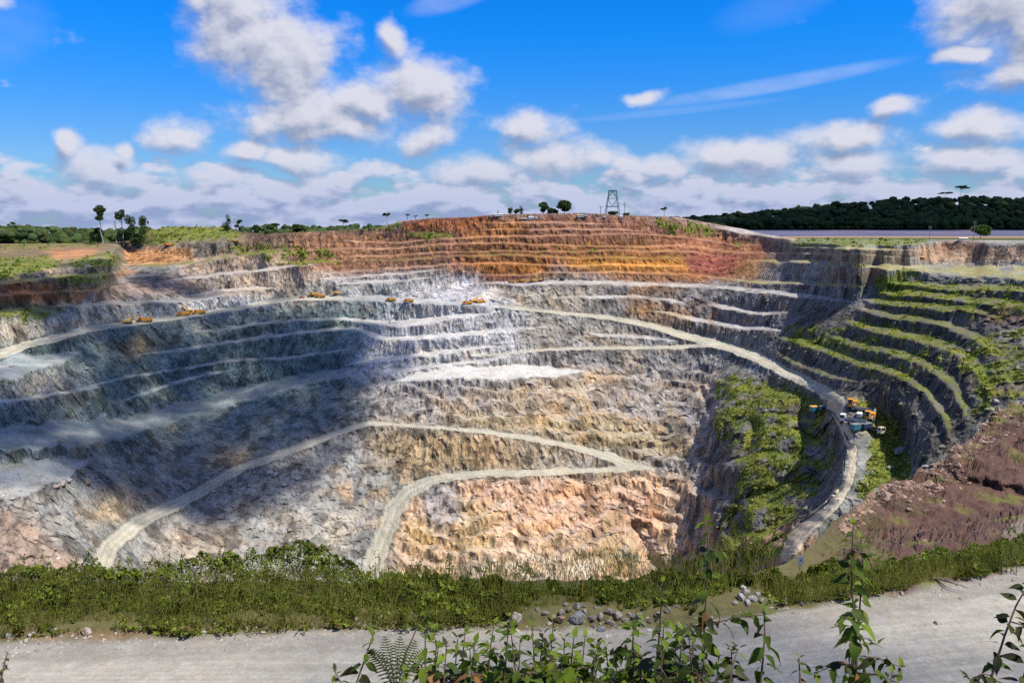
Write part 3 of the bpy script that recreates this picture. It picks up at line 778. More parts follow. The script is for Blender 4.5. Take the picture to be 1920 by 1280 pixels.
# the benches waver a little
wob = fbm(UUu / 60, VVu / 90, 0 * UUu + 3.7, 3) * 2.6 + fbm(UUu / 17, VVu / 40, 0 * UUu + 8.1, 2) * 1.0
Vw = VVu + wob * sstep(0, 40, VVu - v0[None])
wid = fbm(UUu / 24, VVu / 24, 0 * UUu + 21.3, 3)
MM = samp(slope_map, UUu, Vw).astype(np.float32)
flat = np.zeros_like(MM)
KINDS = ['grass', 'soil', 'dust', 'dark', 'road', 'pale', 'floor', 'palefloor', 'rsoil', 'rgrass', 'drygrass', 'track']
kmask = {k: np.zeros_like(MM) for k in KINDS}
rd = np.full_like(MM, 3.0)                               # distance across a road, 1 at its edge
for m, kind, hw, pts in STRIPS:
    h = max([hw] + [p[2] for p in pts if len(p) == 3]) * 1.7 + 6
    us, vs = [p[0] for p in pts], [p[1] for p in pts]
    sel = (UUu > min(us) - h) & (UUu < max(us) + h) & (Vw > min(vs) - h) & (Vw < max(vs) + h)
    rigid = kind in ('road', 'track')
    d = strip_dist(UUu[sel], (VVu if rigid else Vw)[sel], pts, hw, not rigid)
    d = d * (1 + (.28 if rigid else .55) * wid[sel])
    if kind == 'road':
        d = d * 1.14
    w = 1 - sstep(.82, 1.18, d)
    MM[sel] = MM[sel] * (1 - w) + m * w
    flat[sel] = np.maximum(flat[sel], w)
    q = kmask[kind]
    q[sel] = np.maximum(q[sel], 1 - sstep(.75, 1.25, d))
    if rigid:
        rd[sel] = np.minimum(rd[sel], d)
Mi = np.where(VVu < v0[None], .02, MM)
Mmid = np.maximum(.5 * (Mi[1:] + Mi[:-1]), .006 - TTu[:-1])
lnr = np.log((TTu[:-1] + Mmid) / (TTu[1:] + Mmid))
LY = np.concatenate([np.zeros((1, NC)), np.cumsum(lnr, 0)], 0)
j0 = np.clip(np.searchsorted(VU, v0), 0, NU - 1)
LY = LY - LY[j0, np.arange(NC)][None] + np.log(Y0)[None]


def smooth_axis(a, sg, ax):
    r = int(3 * sg) + 1
    k = np.exp(-.5 * (np.arange(-r, r + 1) / sg) ** 2)
    k /= k.sum()
    pad = [(0, 0), (0, 0)]
    pad[ax] = (r, r)
    p = np.pad(a, pad, 'edge')
    n = a.shape[ax]
    return sum(k[i] * (p[i:i + n] if ax == 0 else p[:, i:i + n]) for i in range(2 * r + 1))


# take out the drift between neighbouring columns: benches stay level along the wall
def level(L, passes, r0, r1):
    for su, sv in passes:
        L = L - smooth_axis(L - smooth_axis(L, su, 1), sv, 0) * sstep(r0, r1, VVu - v0[None])
    return L


wside = np.maximum(sstep(1340, 1480, UUu), sstep(420, 260, UUu))
LY = level(LY, ((48, 40), (34, 24), (22, 14)), 10, 150) * (1 - wside) + level(LY, ((56, 40), (38, 24), (25, 14)), 10, 130) * wside
# the bench with the parked machines, the track and the green flat lies level from side to side
wl = samp(poly_mask([(1566, 742), (1640, 745), (1690, 780), (1712, 850), (1704, 905), (1640, 918), (1600, 962), (1545, 1012), (1495, 1064), (1445, 1056), (1505, 988), (1556, 934), (1572, 880), (1572, 830), (1556, 790)], 12), UUu + 9 * fbm(UUu / 40, VVu / 40, 0 * UUu + 61.7, 3), VVu)
ref = np.array([LY[i, np.argmin(np.abs(UUu[i] - 1618))] for i in range(NU)])
LY = LY * (1 - wl) + ref[:, None] * wl
# the old grassy benches inside the bend step down gently instead of as one wall
wh = .46 * samp(poly_mask([(1350, 700), (1470, 705), (1555, 752), (1566, 800), (1566, 870), (1545, 935), (1490, 990), (1440, 1050), (1370, 1050), (1350, 900)], 24), UUu + 34 * fbm(UUu / 50, VVu / 50, 0 * UUu + 31.7, 3), VVu + 22 * fbm(UUu / 50 + 9, VVu / 50, 0 * UUu + 11.7, 3))
ref = np.array([LY[i, np.argmin(np.abs(UUu[i] - 1470))] for i in range(NU)])
LY = LY * (1 - wh) + ref[:, None] * wh
LY = smooth_axis(LY, 2.5, 1)
LY = np.minimum.accumulate(LY, 0)
s = np.linspace(0, 1, NR)
VV = v0[None] + (v1 - v0)[None] * s[:, None]
dyv = (CY - VV) / F
Yd = math.cos(PITCH) + dyv * math.sin(PITCH)
UU = CX + F * A[None] * Yd
TT = (math.sin(PITCH) - dyv * math.cos(PITCH)) / Yd
_q = np.clip((VV - VU[0]) / (VU[1] - VU[0]), 0, NU - 1.001)
_qi = _q.astype(int)
_qf = (_q - _qi).astype(np.float32)
_cj = np.arange(NC)[None]


def onrows(a):
    return a[_qi, _cj] * (1 - _qf) + a[_qi + 1, _cj] * _qf


MM, flat, rd = onrows(MM), onrows(flat), onrows(rd)
kmask = {k: onrows(q) for k, q in kmask.items()}
YB = np.exp(onrows(LY))                             # smooth ground
ZB = CAM_Z - YB * TT


def pit_at(u, v):
    """point of the pit surface seen at a photo pixel"""
    a, t = dirs(u, v)
    j = np.clip(np.searchsorted(A, a), 1, NC - 1)
    f = (a - A[j - 1]) / (A[j] - A[j - 1])
    Yc = []
    for jj in (j - 1, j):
        Yc.append(np.interp(v, VV[:, jj], YG[:, jj]))
    Y = Yc[0] * (1 - f) + Yc[1] * f
    return np.array([a * Y, Y, CAM_Z - t * Y])


# ---- break up the faces: fractured rock, gullies, ledges
XX = A[None] * YB
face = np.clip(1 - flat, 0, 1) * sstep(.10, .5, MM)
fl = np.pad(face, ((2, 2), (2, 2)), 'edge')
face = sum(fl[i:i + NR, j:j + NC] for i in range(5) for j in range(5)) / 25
soft_top = sstep(0, 12, VV - v0[None])
n1 = fbm(XX / 30, YB / 30, ZB / 160, 3)
r1 = 1 - np.abs(perlin(XX / 9 + 7, YB / 9, ZB / 45)) * 2.4
r2 = 1 - np.abs(perlin(XX / 4.2 + 31, YB / 4.2, ZB / 16)) * 2.4
n2 = fbm(XX / 3.0, YB / 3.0, ZB / 4.5, 2)
n3 = fbm(XX / 17 + 60, YB / 17, ZB / 14, 3)
rug = samp(blur(poly_mask([(1260, 690), (1420, 690), (1600, 760), (1560, 980), (1400, 1090), (740, 1100), (800, 910), (1250, 890), (1220, 870), (980, 805), (700, 780), (690, 715), (1100, 702)], 30) * .9 + poly_mask([(1100, 540), (1640, 560), (1700, 860), (1480, 700), (1300, 640)], 30) * .5, 4), UU, VV)
rug = rug * (.25 + .95 * sstep(-.25, .35, fbm(XX / 48 + 90, YB / 48, ZB / 30, 2)))
soil = samp(poly_mask([(430, 446), (900, 395), (1260, 395), (1450, 450), (1450, 520), (1000, 530), (620, 520)], 12), UU, VV)
amp = (1 - .15 * soil) * (1 - .65 * sstep(1380, 1440, UU) * sstep(530, 490, VV))
disp = face * soft_top * (amp * (2.0 * n1 + 1.8 * r1 - .8 + 1.1 * r2 - .55 + .4 * n2) + rug * (1.5 * n3 + .6 * r1))
gul = samp(poly_mask([(1340, 770), (1420, 740), (1570, 780), (1560, 960), (1440, 1070), (1340, 1060), (1180, 1060), (1160, 960), (1320, 900)], 20), UU, VV)
gn = 1 - np.abs(perlin(XX / 34 + 3, YB / 60 + 11, ZB * 0 + 2)) * 3.2
disp -= gul * 9.0 * np.clip(gn, 0, 1) ** 1.5
YG = YB - disp
XG = A[None] * YG
ZG = ZB + (1 - face) * soft_top * (.35 * fbm(XX / 9, YB / 9, 0 * XX, 2) + .25 * perlin(XX / 3, YB / 3, 0 * XX)) * (1 - kmask['road'] * .8)
ZG += face * soft_top * .3 * n2
led = ZB / 11.0 + 1.1 * fbm(XX / 55, YB / 55, ZB * 0, 3) + .25 * perlin(XX / 9, YB / 9, ZB * 0 + 4)
fr = led - np.floor(led)
plain = samp(poly_mask([(690, 712), (1100, 700), (1340, 685), (1350, 880), (1240, 890), (1320, 900), (1420, 1100), (740, 1105), (770, 915), (860, 892), (1150, 866), (980, 806), (700, 784)], 12), UU, VV) * face
ZG += plain * 11.0 * .5 * (sstep(.42, .92, fr) - fr)
ledge_top = plain * (1 - sstep(.30, .50, fr)) * sstep(0, .06, fr)
ZG -= gul * 3.0 * np.clip(gn, 0, 1)

# ---- what each point is made of
wu = 20 * fbm(XX / 45, YB / 45, ZB / 30, 3) + 6 * fbm(XX / 8, YB / 8, ZB / 14, 2)
wv = 9 * fbm(XX / 40 + 50, YB / 40, ZB / 22, 3) + 3 * perlin(XX / 7 + 9, YB / 7, ZB / 9)
near_k = np.clip(sstep(400, 560, VV), .25, 1)
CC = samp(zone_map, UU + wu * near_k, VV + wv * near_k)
var = fbm(XX / 18, YB / 18, ZB / 12, 3)
stk = fbm(XX / 4.5, YB / 4.5, ZB / 40, 3)
CC = CC * (1 + .38 * var + (.35 + .35 * soil) * face * stk)[..., None] * (1 - .08 * face * soil)[..., None]
osk = sstep(.05, .5, fbm(XX / 6 + 13, YB / 6, ZB / 50, 3)) * soil * face
CC = CC + osk[..., None] * np.array([.10, .05, .005])
stra = fbm(XX / 60, YB / 60, ZB / 3.2, 2) * soil * .35
CC = CC * (1 + stra)[..., None]
och = sstep(.12, .5, fbm(XX / 30 + 80, YB / 30, ZB / 22, 3)) * (1 - soil) * (.22 + .25 * sstep(850, 1050, UU))
CC = CC * (1 - och[..., None]) + CC * np.array([1.35, 1.05, .72]) * och[..., None]
tan_ = sstep(700, 760, VV) * (.35 + .65 * sstep(620, 780, UU)) * sstep(.18, .42, fbm(XX / 21 + 11, YB / 21, ZB / 13, 3)) * .55 * (UU < 1330)
CC = CC * (1 - tan_[..., None]) + np.array([.44, .31, .18]) * tan_[..., None]
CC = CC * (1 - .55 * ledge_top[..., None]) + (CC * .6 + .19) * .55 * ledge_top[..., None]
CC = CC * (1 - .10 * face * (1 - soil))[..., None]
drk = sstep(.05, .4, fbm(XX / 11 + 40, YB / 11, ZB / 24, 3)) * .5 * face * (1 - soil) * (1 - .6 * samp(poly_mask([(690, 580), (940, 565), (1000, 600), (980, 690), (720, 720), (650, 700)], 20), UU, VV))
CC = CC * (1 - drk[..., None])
TINT = {'grass': (.135, .142, .042), 'rgrass': (.20, .17, .05), 'drygrass': (.30, .27, .10), 'soil': (.30, .16, .09), 'rsoil': None, 'dust': (.42, .40, .375), 'dark': (.19, .19, .19),
        'road': (.40, .38, .30), 'pale': (.31, .32, .32), 'floor': (.235, .255, .26), 'palefloor': (.50, .485, .45), 'track': (.52, .45, .32)}
dens = {'grass': .85, 'rgrass': .55, 'drygrass': .8, 'soil': .6, 'dust': .8, 'dark': .6, 'road': .97, 'pale': .8, 'floor': .85, 'palefloor': .95, 'track': .9}
brk = np.clip(.70 + 1.25 * fbm(XX / 13 + 5, YB / 13, ZB / 14, 3), .08, 1)
for k in KINDS:
    if TINT[k] is None:
        w = (kmask[k] * .85 * (.35 + .65 * brk))[..., None]
        CC = CC * (1 - w) + (CC * 1.1 + np.array([.075, .06, .035])) * w
        continue
    w = kmask[k] * dens[k] * (1 if k in ('road', 'track', 'palefloor') else brk)
    CC = CC * (1 - w[..., None]) + np.array(TINT[k]) * (1 + .2 * var[..., None]) * w[..., None]
rut = np.exp(-((rd - .42) / .16) ** 2) * .16 - np.exp(-(rd / .2) ** 2) * .05
CC = CC * (1 - rut)[..., None]
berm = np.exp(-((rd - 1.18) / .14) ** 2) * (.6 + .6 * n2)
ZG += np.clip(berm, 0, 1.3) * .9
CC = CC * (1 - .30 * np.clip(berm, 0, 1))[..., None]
GD = samp(green_map, UU + wu * .7 * near_k, VV + wv * .5 * near_k)
gn2 = fbm(XX / 10 + 70, YB / 10, ZB / 8, 3)
gw = sstep(.24, .52, GD * (.80 + .9 * gn2) * (1.15 - .30 * face)) * (1 - kmask['road']) * (1 - .75 * kmask['track'])
gcol = np.array([.155, .18, .032]) + np.array([.05, .02, .0]) * np.clip(var, -.6, .9)[..., None] + np.array([.02, -.01, 0]) * gn2[..., None]
CC = CC * (1 - .93 * gw[..., None]) + gcol * .93 * gw[..., None]
CC = np.clip(CC * np.array([1.0, 1.0, .97]), .012, .75)

# ---- close the pit under the near rim
Yl, Zl = YG[-1] * .45, ZG[-1] - 25
YG2, XG2, ZG2 = np.vstack([YG, Yl]), np.vstack([XG, A * Yl]), np.vstack([ZG, Zl])
CC2 = np.concatenate([CC, (1 - np.clip(kmask['road'] + kmask['track'] + kmask['palefloor'], 0, 1))[..., None]], -1)
CC2 = np.concatenate([CC2, CC2[-1:]], 0)
idx = np.arange((NR + 1) * NC).reshape(NR + 1, NC)
quads = np.stack([idx[:-1, :-1], idx[1:, :-1], idx[1:, 1:], idx[:-1, 1:]], -1).reshape(-1, 4)
PV = np.stack([XG2, YG2, ZG2], -1).reshape(-1, 3)
rmask = np.concatenate([np.maximum(kmask['road'], kmask['track']), np.zeros((1, NC))], 0).ravel()
isroad = rmask[quads].mean(1) > .5
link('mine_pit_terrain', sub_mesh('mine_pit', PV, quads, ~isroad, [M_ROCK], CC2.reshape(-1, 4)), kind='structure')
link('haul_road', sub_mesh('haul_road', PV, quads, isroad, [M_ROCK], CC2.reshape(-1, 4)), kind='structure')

# ---------------------------------------------------------------- land beyond the rim, out to the horizon
aF = np.concatenate([np.linspace(-1.45, -.72, 20)[:-1], np.linspace(-.72, .72, 150), np.linspace(.72, 1.45, 20)[1:]])
uF = CX + F * aF
Yr = np.interp(aF, A, YG[0])
Zr = np.interp(aF, A, ZG[0])
rows = []
wr = sstep(1400, 1500, uF)                                # river side
hill = np.interp(uF, [1150, 1290, 1400, 1500, 1600, 1680, 1750, 2000, 3400], [0, 6, 22, 38, 52, 62, 66, 64, 60])
for f in (0, .02, .08, .2, .35, .5, .65, .8, .92, 1.0):    # from the rim to Y = 1480
    Yk = Yr + (1480 - Yr) * f
    zl = Zr + (3.0 - Zr) * sstep(0, 1, np.full_like(Yr, min(1, f * 2.2))) - 1.5 * min(1, f * 9)
    zr = Zr + (2.5 - Zr) * f
    rows.append(np.stack([aF * Yk, Yk, zl * (1 - wr) + zr * wr], -1))
for Ye in (1500, 1530, 1700, 1900, 2105, 2112, 2160, 2240, 2340, 2450, 2700, 3200, 4500, 8000, 16000, 34000, 56000):
    Yk = np.full_like(Yr, float(Ye))
    zl = 3.0 - .030 * (Yk - 1480)
    hz = 1.0 + hill * sstep(2110, 2420, Yk) - .03 * np.maximum(0, Yk - 2500)
    zr = np.where(Yk < 1520, 1.5 - .1 * (Yk - 1480), np.where(Yk < 2108, -3.0, hz))
    zz = zl * (1 - wr) + zr * wr
    zz = np.where((Yk > 2108) & (hill > 1), np.maximum(zz, hz), zz)
    rows.append(np.stack([aF * Yk, Yk, zz], -1))
# keep rows ordered outwards
FV = np.stack(rows)
nr, ncf = FV.shape[:2]
idx = np.arange(nr * ncf).reshape(nr, ncf)
quads = np.stack([idx[:-1, :-1], idx[:-1, 1:], idx[1:, 1:], idx[1:, :-1]], -1).reshape(-1, 4)
fc = np.array([.085, .10, .035]) * (1 + .3 * fbm(FV[..., 0] / 120, FV[..., 1] / 120, FV[..., 2] * 0, 2))[..., None]
shore = (wr[None] * sstep(800, 1350, FV[..., 1]) * sstep(1560, 1500, FV[..., 1]))[..., None]
fc = fc * (1 - shore) + np.array([.42, .25, .12]) * shore
fc = np.where(((FV[..., 1] > 2108) & (hill[None] > 1))[..., None], np.array([.02, .03, .012]), fc)
me = np_mesh('far_ground', FV.reshape(-1, 3), quads, [M_FAR], fc.reshape(-1, 3))
link('ground', me, kind='structure')

# river
m, N, b = new_mat('river_water')
gp = N.n('ShaderNodeNewGeometry').outputs['Position']
N.put(b.inputs['Base Color'], N.mix(N.smooth(N.noise(gp, .004, 3, .5), .35, .65), rgb((.10, .085, .11)), rgb((.15, .12, .14))))
b.inputs['Roughness'].default_value = .45
b.inputs['Specular IOR Level'].default_value = .22
bp = N.n('ShaderNodeBump')
bp.inputs['Strength'].default_value = .25
bp.inputs['Distance'].default_value = .3
N.put(bp.inputs['Height'], N.noise(N.vmath('MULTIPLY', gp, (1, 2.5, 1)), .12, 4, .6))
N.put(b.inputs['Normal'], bp.outputs[0])
Vr = np.array([(480, 1470, 0), (2900, 1470, 0), (3600, 2125, 0), (560, 2125, 0)], float)
link('river', np_mesh('river', Vr, np.array([[0, 1, 2, 3]]), [m]), kind='structure')

# ---------------------------------------------------------------- near side: ledge, hedge bank, road, slope under the camera
R_edge = np.array([(-1400, 1215), (0, 1199), (200, 1196), (400, 1187), (640, 1176), (900, 1173), (1200, 1172), (1300, 1166), (1400, 1152), (1600, 1122), (1750, 1100), (1920, 1064), (2300, 1000), (3400, 900)], float)
aN = np.concatenate([np.linspace(-1.5, -.72, 24)[:-1], np.linspace(-.72, .72, 520), np.linspace(.72, 1.5, 24)[1:]])
uN = CX + F * aN * .94
vEn = np.interp(uN, E_pts[:, 0], E_pts[:, 1]) + sstep(1480, 1620, uN) * (16 * fbm(uN / 46, uN * 0, uN * 0 + 2.5, 3) + 5 * perlin(uN / 9, uN * 0 + 4, uN * 0 + .5))
NRn = 210
sN = np.linspace(0, 1, NRn) ** 1.0
VN = vEn[None] + (1330 - vEn)[None] * sN[:, None]
dyn = (CY - VN) / F
YdN = math.cos(PITCH) + dyn * math.sin(PITCH)
UN = CX + F * aN[None] * YdN
TN = (math.sin(PITCH) - dyn * math.cos(PITCH)) / YdN
vh = np.interp(UN, [-1400, 1450, 1550, 1650, 1800, 1920, 2300, 3400], [1100, 1090, 1075, 1055, 1035, 1010, 960, 900])
w1 = sstep(1500, 1640, UN)
ZN = 20 - 7.5 * w1 * (1 - sstep(vh - 62, vh - 8, VN))
stepv = np.interp(UN, [1700, 1780, 1850, 1920, 2300], [880, 893, 905, 918, 980])
w2 = sstep(1735, 1800, UN)
ZN += 1.3 * w2 * (1 - sstep(stepv - 14, stepv + 14, VN + 8 * fbm(UN / 30, VN / 30, UN * 0, 3)))
redge = np.interp(UN, R_edge[:, 0], R_edge[:, 1])
onroad = sstep(-3, 12, VN - redge + 5 * fbm(UN / 60, VN / 30, UN * 0 + 4, 3))
ZN += (1 - onroad) * .55 * sstep(0, 30, redge - VN) * (1 - w1)
YN = (CAM_Z - ZN) / TN
XN = aN[None] * YN
edge_r = sstep(0, .10, sN)[:, None]
bumpy = (1 - onroad)
ZN = ZN + bumpy * (.35 * fbm(XN / 4, YN / 4, XN * 0, 3)) + bumpy * w1 * 2.2 * np.abs(fbm(XN / 8 + 3, YN / 8, XN * 0, 4)) * (1 - .7 * sstep(60, 150, VN - vEn[None])) + bumpy * w1 * .35 * fbm(XN / 1.6, YN / 1.6, XN * 0 + 12, 3) + onroad * .05 * fbm(XN / 2.2, YN / 1.2, XN * 0 + 2, 3)
CN = np.zeros(VN.shape + (3,))
CN[:] = (.085, .085, .03)
nn = fbm(XN / 6, YN / 6, XN * 0 + 7, 3)
brown = np.array([.10, .058, .043]) * (1 + .3 * nn[..., None])
CN[:] = np.array([.105, .095, .04])
wb = sstep(1540, 1680, UN + 130 * nn)
CN = CN * (1 - wb[..., None]) + brown * wb[..., None]
gw = sstep(.05, .45, nn + .5 * sstep(60, 10, VN - vEn[None]) * sstep(1780, 1900, UN) - .12) * w1 * .75
CN = CN * (1 - gw[..., None]) + np.array([.12, .13, .03]) * gw[..., None]
so = sstep(-.15, .3, fbm(XN / 5 + 30, YN / 3, XN * 0, 3)) * sstep(1000, 300, UN) * sstep(22, 4, redge - VN)
CN = CN * (1 - so[..., None]) + np.array([.17, .12, .065]) * so[..., None]
gravel = np.array([.245, .23, .195]) * (1 + .16 * fbm(XN / 3.5, YN / .9, XN * 0 + 5, 3))[..., None]
lane = sstep(30, 62, VN - redge + 9 * fbm(XN / 16, YN / 5, XN * 0 + 9, 3))
gravel = gravel * (1 - lane[..., None]) + np.array([.315, .297, .245]) * (1 + .10 * fbm(XN / 9, YN / .8, XN * 0 + 6, 3))[..., None] * lane[..., None]
band = sstep(.45, .9, 1 - np.abs(VN - redge - 32 + 8 * fbm(XN / 12, YN / 4, XN * 0 + 19, 2)) / 14) * .5
gravel = gravel * (1 - band[..., None]) + np.array([.235, .215, .18]) * band[..., None]
trk = fbm(XN / 26, (YN - .16 * XN * sstep(0, 30, XN)) / .55, XN * 0 + 15, 3)
gravel = gravel * (1 + .22 * trk * lane)[..., None]
CN = CN * (1 - onroad[..., None]) + gravel * onroad[..., None]
road2 = sstep(12, 2, strip_dist(UN, VN, [(1890, 1000, 1), (1960, 968, 1), (2300, 900, 1)], 1)) if False else sstep(1.3, .8, strip_dist(UN, VN, [(1893, 1002), (1960, 968), (2300, 900)], 14))
CN = CN * (1 - .5 * road2[..., None]) + np.array([.26, .22, .18]) * .5 * road2[..., None]
# outer slope falling into the pit
outs = []
for k in (420., 200., 90., 40., 18., 7., 2.5):
    sl = .66 + .25 * w1[0]
    jag = fbm(XN[0] / 8, YN[0] / 8 + k, XN[0] * 0, 3)
    Yo = YN[0] + k + (0 if k > 100 else 1.2 * jag)
    outs.append(np.stack([aN * Yo, Yo, ZN[0] - sl * k - .5], -1))
co = np.repeat(CN[:1] * .9, len(outs), 0)
# bank between the road and the camera, then the hilltop the camera stands on
ins = []
Yb0, Zb0 = YN[-1], ZN[-1]
for f in (.93, .8, .65, .5, .36, .24, .15, .09):
    Yk = Yb0 * f
    sight = CAM_Z - Yk * (math.tan(PITCH + math.atan(CY / F))) * 1.0
    zk = np.where(f > .9, Zb0 + .3, sight - .45 - .02 * Yk)
    ins.append(np.stack([aN * np.maximum(Yk, 3.0), Yk, np.minimum(zk, 48.2)], -1))
ins.append(np.stack([aN * 8, np.full_like(aN, 1.0), np.full_like(aN, 48.3)], -1))
ins.append(np.stack([aN * 14, np.full_like(aN, -6.0), np.full_like(aN, 48.4)], -1))
ins.append(np.stack([aN * 60, np.full_like(aN, -60.0), np.full_like(aN, 47.0)], -1))
ci = np.zeros((len(ins), len(aN), 3))
ci[:] = (.13, .11, .055)
NV = np.concatenate([np.array(outs), np.stack([XN, YN, ZN], -1), np.array(ins)], 0)
NCc = np.concatenate([co, CN, ci], 0)
idx = np.arange(NV.shape[0] * NV.shape[1]).reshape(NV.shape[:2])
quads = np.stack([idx[:-1, :-1], idx[1:, :-1], idx[1:, 1:], idx[:-1, 1:]], -1).reshape(-1, 4)
NCc = np.clip(NCc, .02, .7).reshape(-1, 3)
rmask = np.zeros(NV.shape[:2])
rmask[len(outs):len(outs) + NRn] = onroad
isroad = rmask.ravel()[quads].mean(1) > .5
link('near_ground', sub_mesh('near_ground', NV.reshape(-1, 3), quads, ~isroad, [M_NEAR], NCc), kind='structure')
link('gravel_road', sub_mesh('gravel_road', NV.reshape(-1, 3), quads, isroad, [M_NEAR], NCc), kind='structure')


def near_at(u, v):
    """point of the near ground seen at a photo pixel"""
    a, t = dirs(u, v)
    j = int(np.clip(np.searchsorted(aN, a), 1, len(aN) - 1))
    f = (a - aN[j - 1]) / (aN[j] - aN[j - 1])
    Y = sum(np.interp(v, VN[:, q], YN[:, q]) * w for q, w in ((j - 1, 1 - f), (j, f)))
    z = sum(np.interp(v, VN[:, q], ZN[:, q]) * w for q, w in ((j - 1, 1 - f), (j, f)))
    return np.array([a * Y, Y, z])

# ================================================================ clouds overhead that shade parts of the pit
def ico(sub):
    t = (1 + 5 ** .5) / 2
    V = [(-1, t, 0), (1, t, 0), (-1, -t, 0), (1, -t, 0), (0, -1, t), (0, 1, t), (0, -1, -t), (0, 1, -t), (t, 0, -1), (t, 0, 1), (-t, 0, -1), (-t, 0, 1)]
    V = [np.array(v) / np.linalg.norm(v) for v in V]
    Fc = [(0, 11, 5), (0, 5, 1), (0, 1, 7), (0, 7, 10), (0, 10, 11), (1, 5, 9), (5, 11, 4), (11, 10, 2), (10, 7, 6), (7, 1, 8), (3, 9, 4), (3, 4, 2), (3, 2, 6), (3, 6, 8), (3, 8, 9), (4, 9, 5), (2, 4, 11), (6, 2, 10), (8, 6, 7), (9, 8, 1)]
    for _ in range(sub):
        cache, nf = {}, []

        def mid(i, j):
            k = (min(i, j), max(i, j))
            if k not in cache:
                m = V[i] + V[j]
                V.append(m / np.linalg.norm(m))
                cache[k] = len(V) - 1
            return cache[k]
        for a, b, c in Fc:
            x, y, z = mid(a, b), mid(b, c), mid(c, a)
            nf += [(a, x, z), (b, y, x), (c, z, y), (x, y, z)]
        Fc = nf
    return np.array(V), np.array(Fc)


ICO1, ICO2 = ico(1), ico(2)


def in_poly(pts, u, v):
    ins = False
    n = len(pts)
    for i in range(n):
        (x0, y0), (x1, y1) = pts[i], pts[(i + 1) % n]
        if (y0 > v) != (y1 > v) and u < (x1 - x0) * (v - y0) / (y1 - y0) + x0:
            ins = not ins
    return ins


m_cloud, N, b = new_mat('cloud')
b.inputs['Base Color'].default_value = (.9, .9, .9, 1)
b.inputs['Roughness'].default_value = 1
tr = N.n('ShaderNodeBsdfTransparent')
mx = N.n('ShaderNodeMixShader')
gp = N.n('ShaderNodeNewGeometry').outputs['Position']
N.put(mx.inputs[0], N.smooth(N.noise(gp, .02, 3, .6), .35, .65, .13, .38))
N.l.new(tr.outputs[0], mx.inputs[1])
N.l.new(b.outputs[0], mx.inputs[2])
N.l.new(mx.outputs[0], [q for q in m_cloud.node_tree.nodes if q.type == 'OUTPUT_MATERIAL'][0].inputs[0])


def cloud(pts3, alt, r0, r1, n, seed):
    """a cumulus whose body stands between the sun and the given ground points"""
    rg = np.random.default_rng(seed)
    Vs, Fs, k = [], [], 0
    for i in range(n):
        p = pts3[rg.integers(len(pts3))]
        h = alt + rg.uniform(0, 60)
        c = p + SUN_DIR * (h - p[2]) / SUN_DIR[2] + rg.normal(0, 15, 3)
        r = rg.uniform(r0, r1)
        V = ICO1[0] * (1 + .30 * fbm(ICO1[0][:, 0] * 1.6 + i, ICO1[0][:, 1] * 1.6, ICO1[0][:, 2] * 1.6, 3))[:, None] * np.array([r, r, r * .7]) + c
        Vs.append(V)
        Fs.append(ICO1[1] + k)
        k += len(V)
    me = np_mesh('cloud', np.concatenate(Vs), np.concatenate(Fs), [m_cloud], smooth=True)
    return link('cloud', me, kind='stuff')


def ground_pts(poly, step, fn):
    us, vs = [p[0] for p in poly], [p[1] for p in poly]
    out = []
    for u in np.arange(min(us), max(us), step[0]):
        for v in np.arange(min(vs), max(vs), step[1]):
            if in_poly(poly, u, v):
                out.append(fn(u, v))
    return np.array(out)


SH1 = [(100, 665), (230, 618), (420, 596), (600, 585), (650, 612), (690, 680), (670, 720), (640, 770), (610, 820), (600, 880), (560, 900), (420, 925), (330, 960), (220, 960), (150, 905), (20, 845), (-120, 850), (-200, 800), (30, 775), (150, 760), (190, 715)]
SH2 = [(-200, 520), (60, 516), (230, 518), (360, 528), (420, 545), (330, 566), (180, 572), (-200, 570)]
cloud(ground_pts(SH1, (16, 8), pit_at), 620, 16, 28, 225, 1)
cloud(ground_pts(SH2, (20, 3), pit_at), 620, 14, 22, 60, 2)
cloud(np.array([(x, y, 50) for x in np.arange(560, 1900, 40) for y in np.arange(2080, 2420, 40)]), 1150, 50, 85, 240, 3)

cloud(np.array([(x, y, 20) for x in np.arange(-4, 60, 4) for y in np.arange(40, 64, 4) if x > -4 + (y - 40) * .5]), 520, 7, 12, 12, 4)

# ================================================================ leaf masses
def leaf_quads(C, size, cols, rg, flat=0.0, droop=0.0):
    """one small leaf face at each point"""
    n = len(C)
    a = rg.normal(0, 1, (n, 3))
    a[:, 2] *= (1 - flat)
    a /= np.linalg.norm(a, axis=1)[:, None] + 1e-6
    b = rg.normal(0, 1, (n, 3))
    b -= a * (a * b).sum(1)[:, None]
    b /= np.linalg.norm(b, axis=1)[:, None] + 1e-6
    sz = (np.asarray(size) * rg.uniform(.65, 1.35, n))[:, None]
    V = np.stack([C - a * sz * .5, C + b * sz * .32, C + a * sz * .5, C - b * sz * .32], 1)
    V[:, 2, 2] -= droop * sz[:, 0]
    Fc = np.arange(n * 4).reshape(n, 4)
    return V.reshape(-1, 3), Fc, np.repeat(cols, 4, 0)


def join(parts):
    Vs, Fs, Cs, k = [], [], [], 0
    for V, Fc, c in parts:
        Vs.append(V)
        Fs.append(Fc + k)
        Cs.append(c)
        k += len(V)
    return np.concatenate(Vs), np.concatenate(Fs), np.concatenate(Cs)


def leaf_col(n, rg, base=(.075, .12, .022), spread=.35, yellow=.25):
    c = np.array(base)[None] * (1 + spread * rg.normal(0, .6, (n, 1)))
    y = rg.uniform(0, 1, (n, 1)) ** 3 * yellow
    c = c + y * np.array([[.10, .06, .0]])
    return np.clip(c, .008, .4)


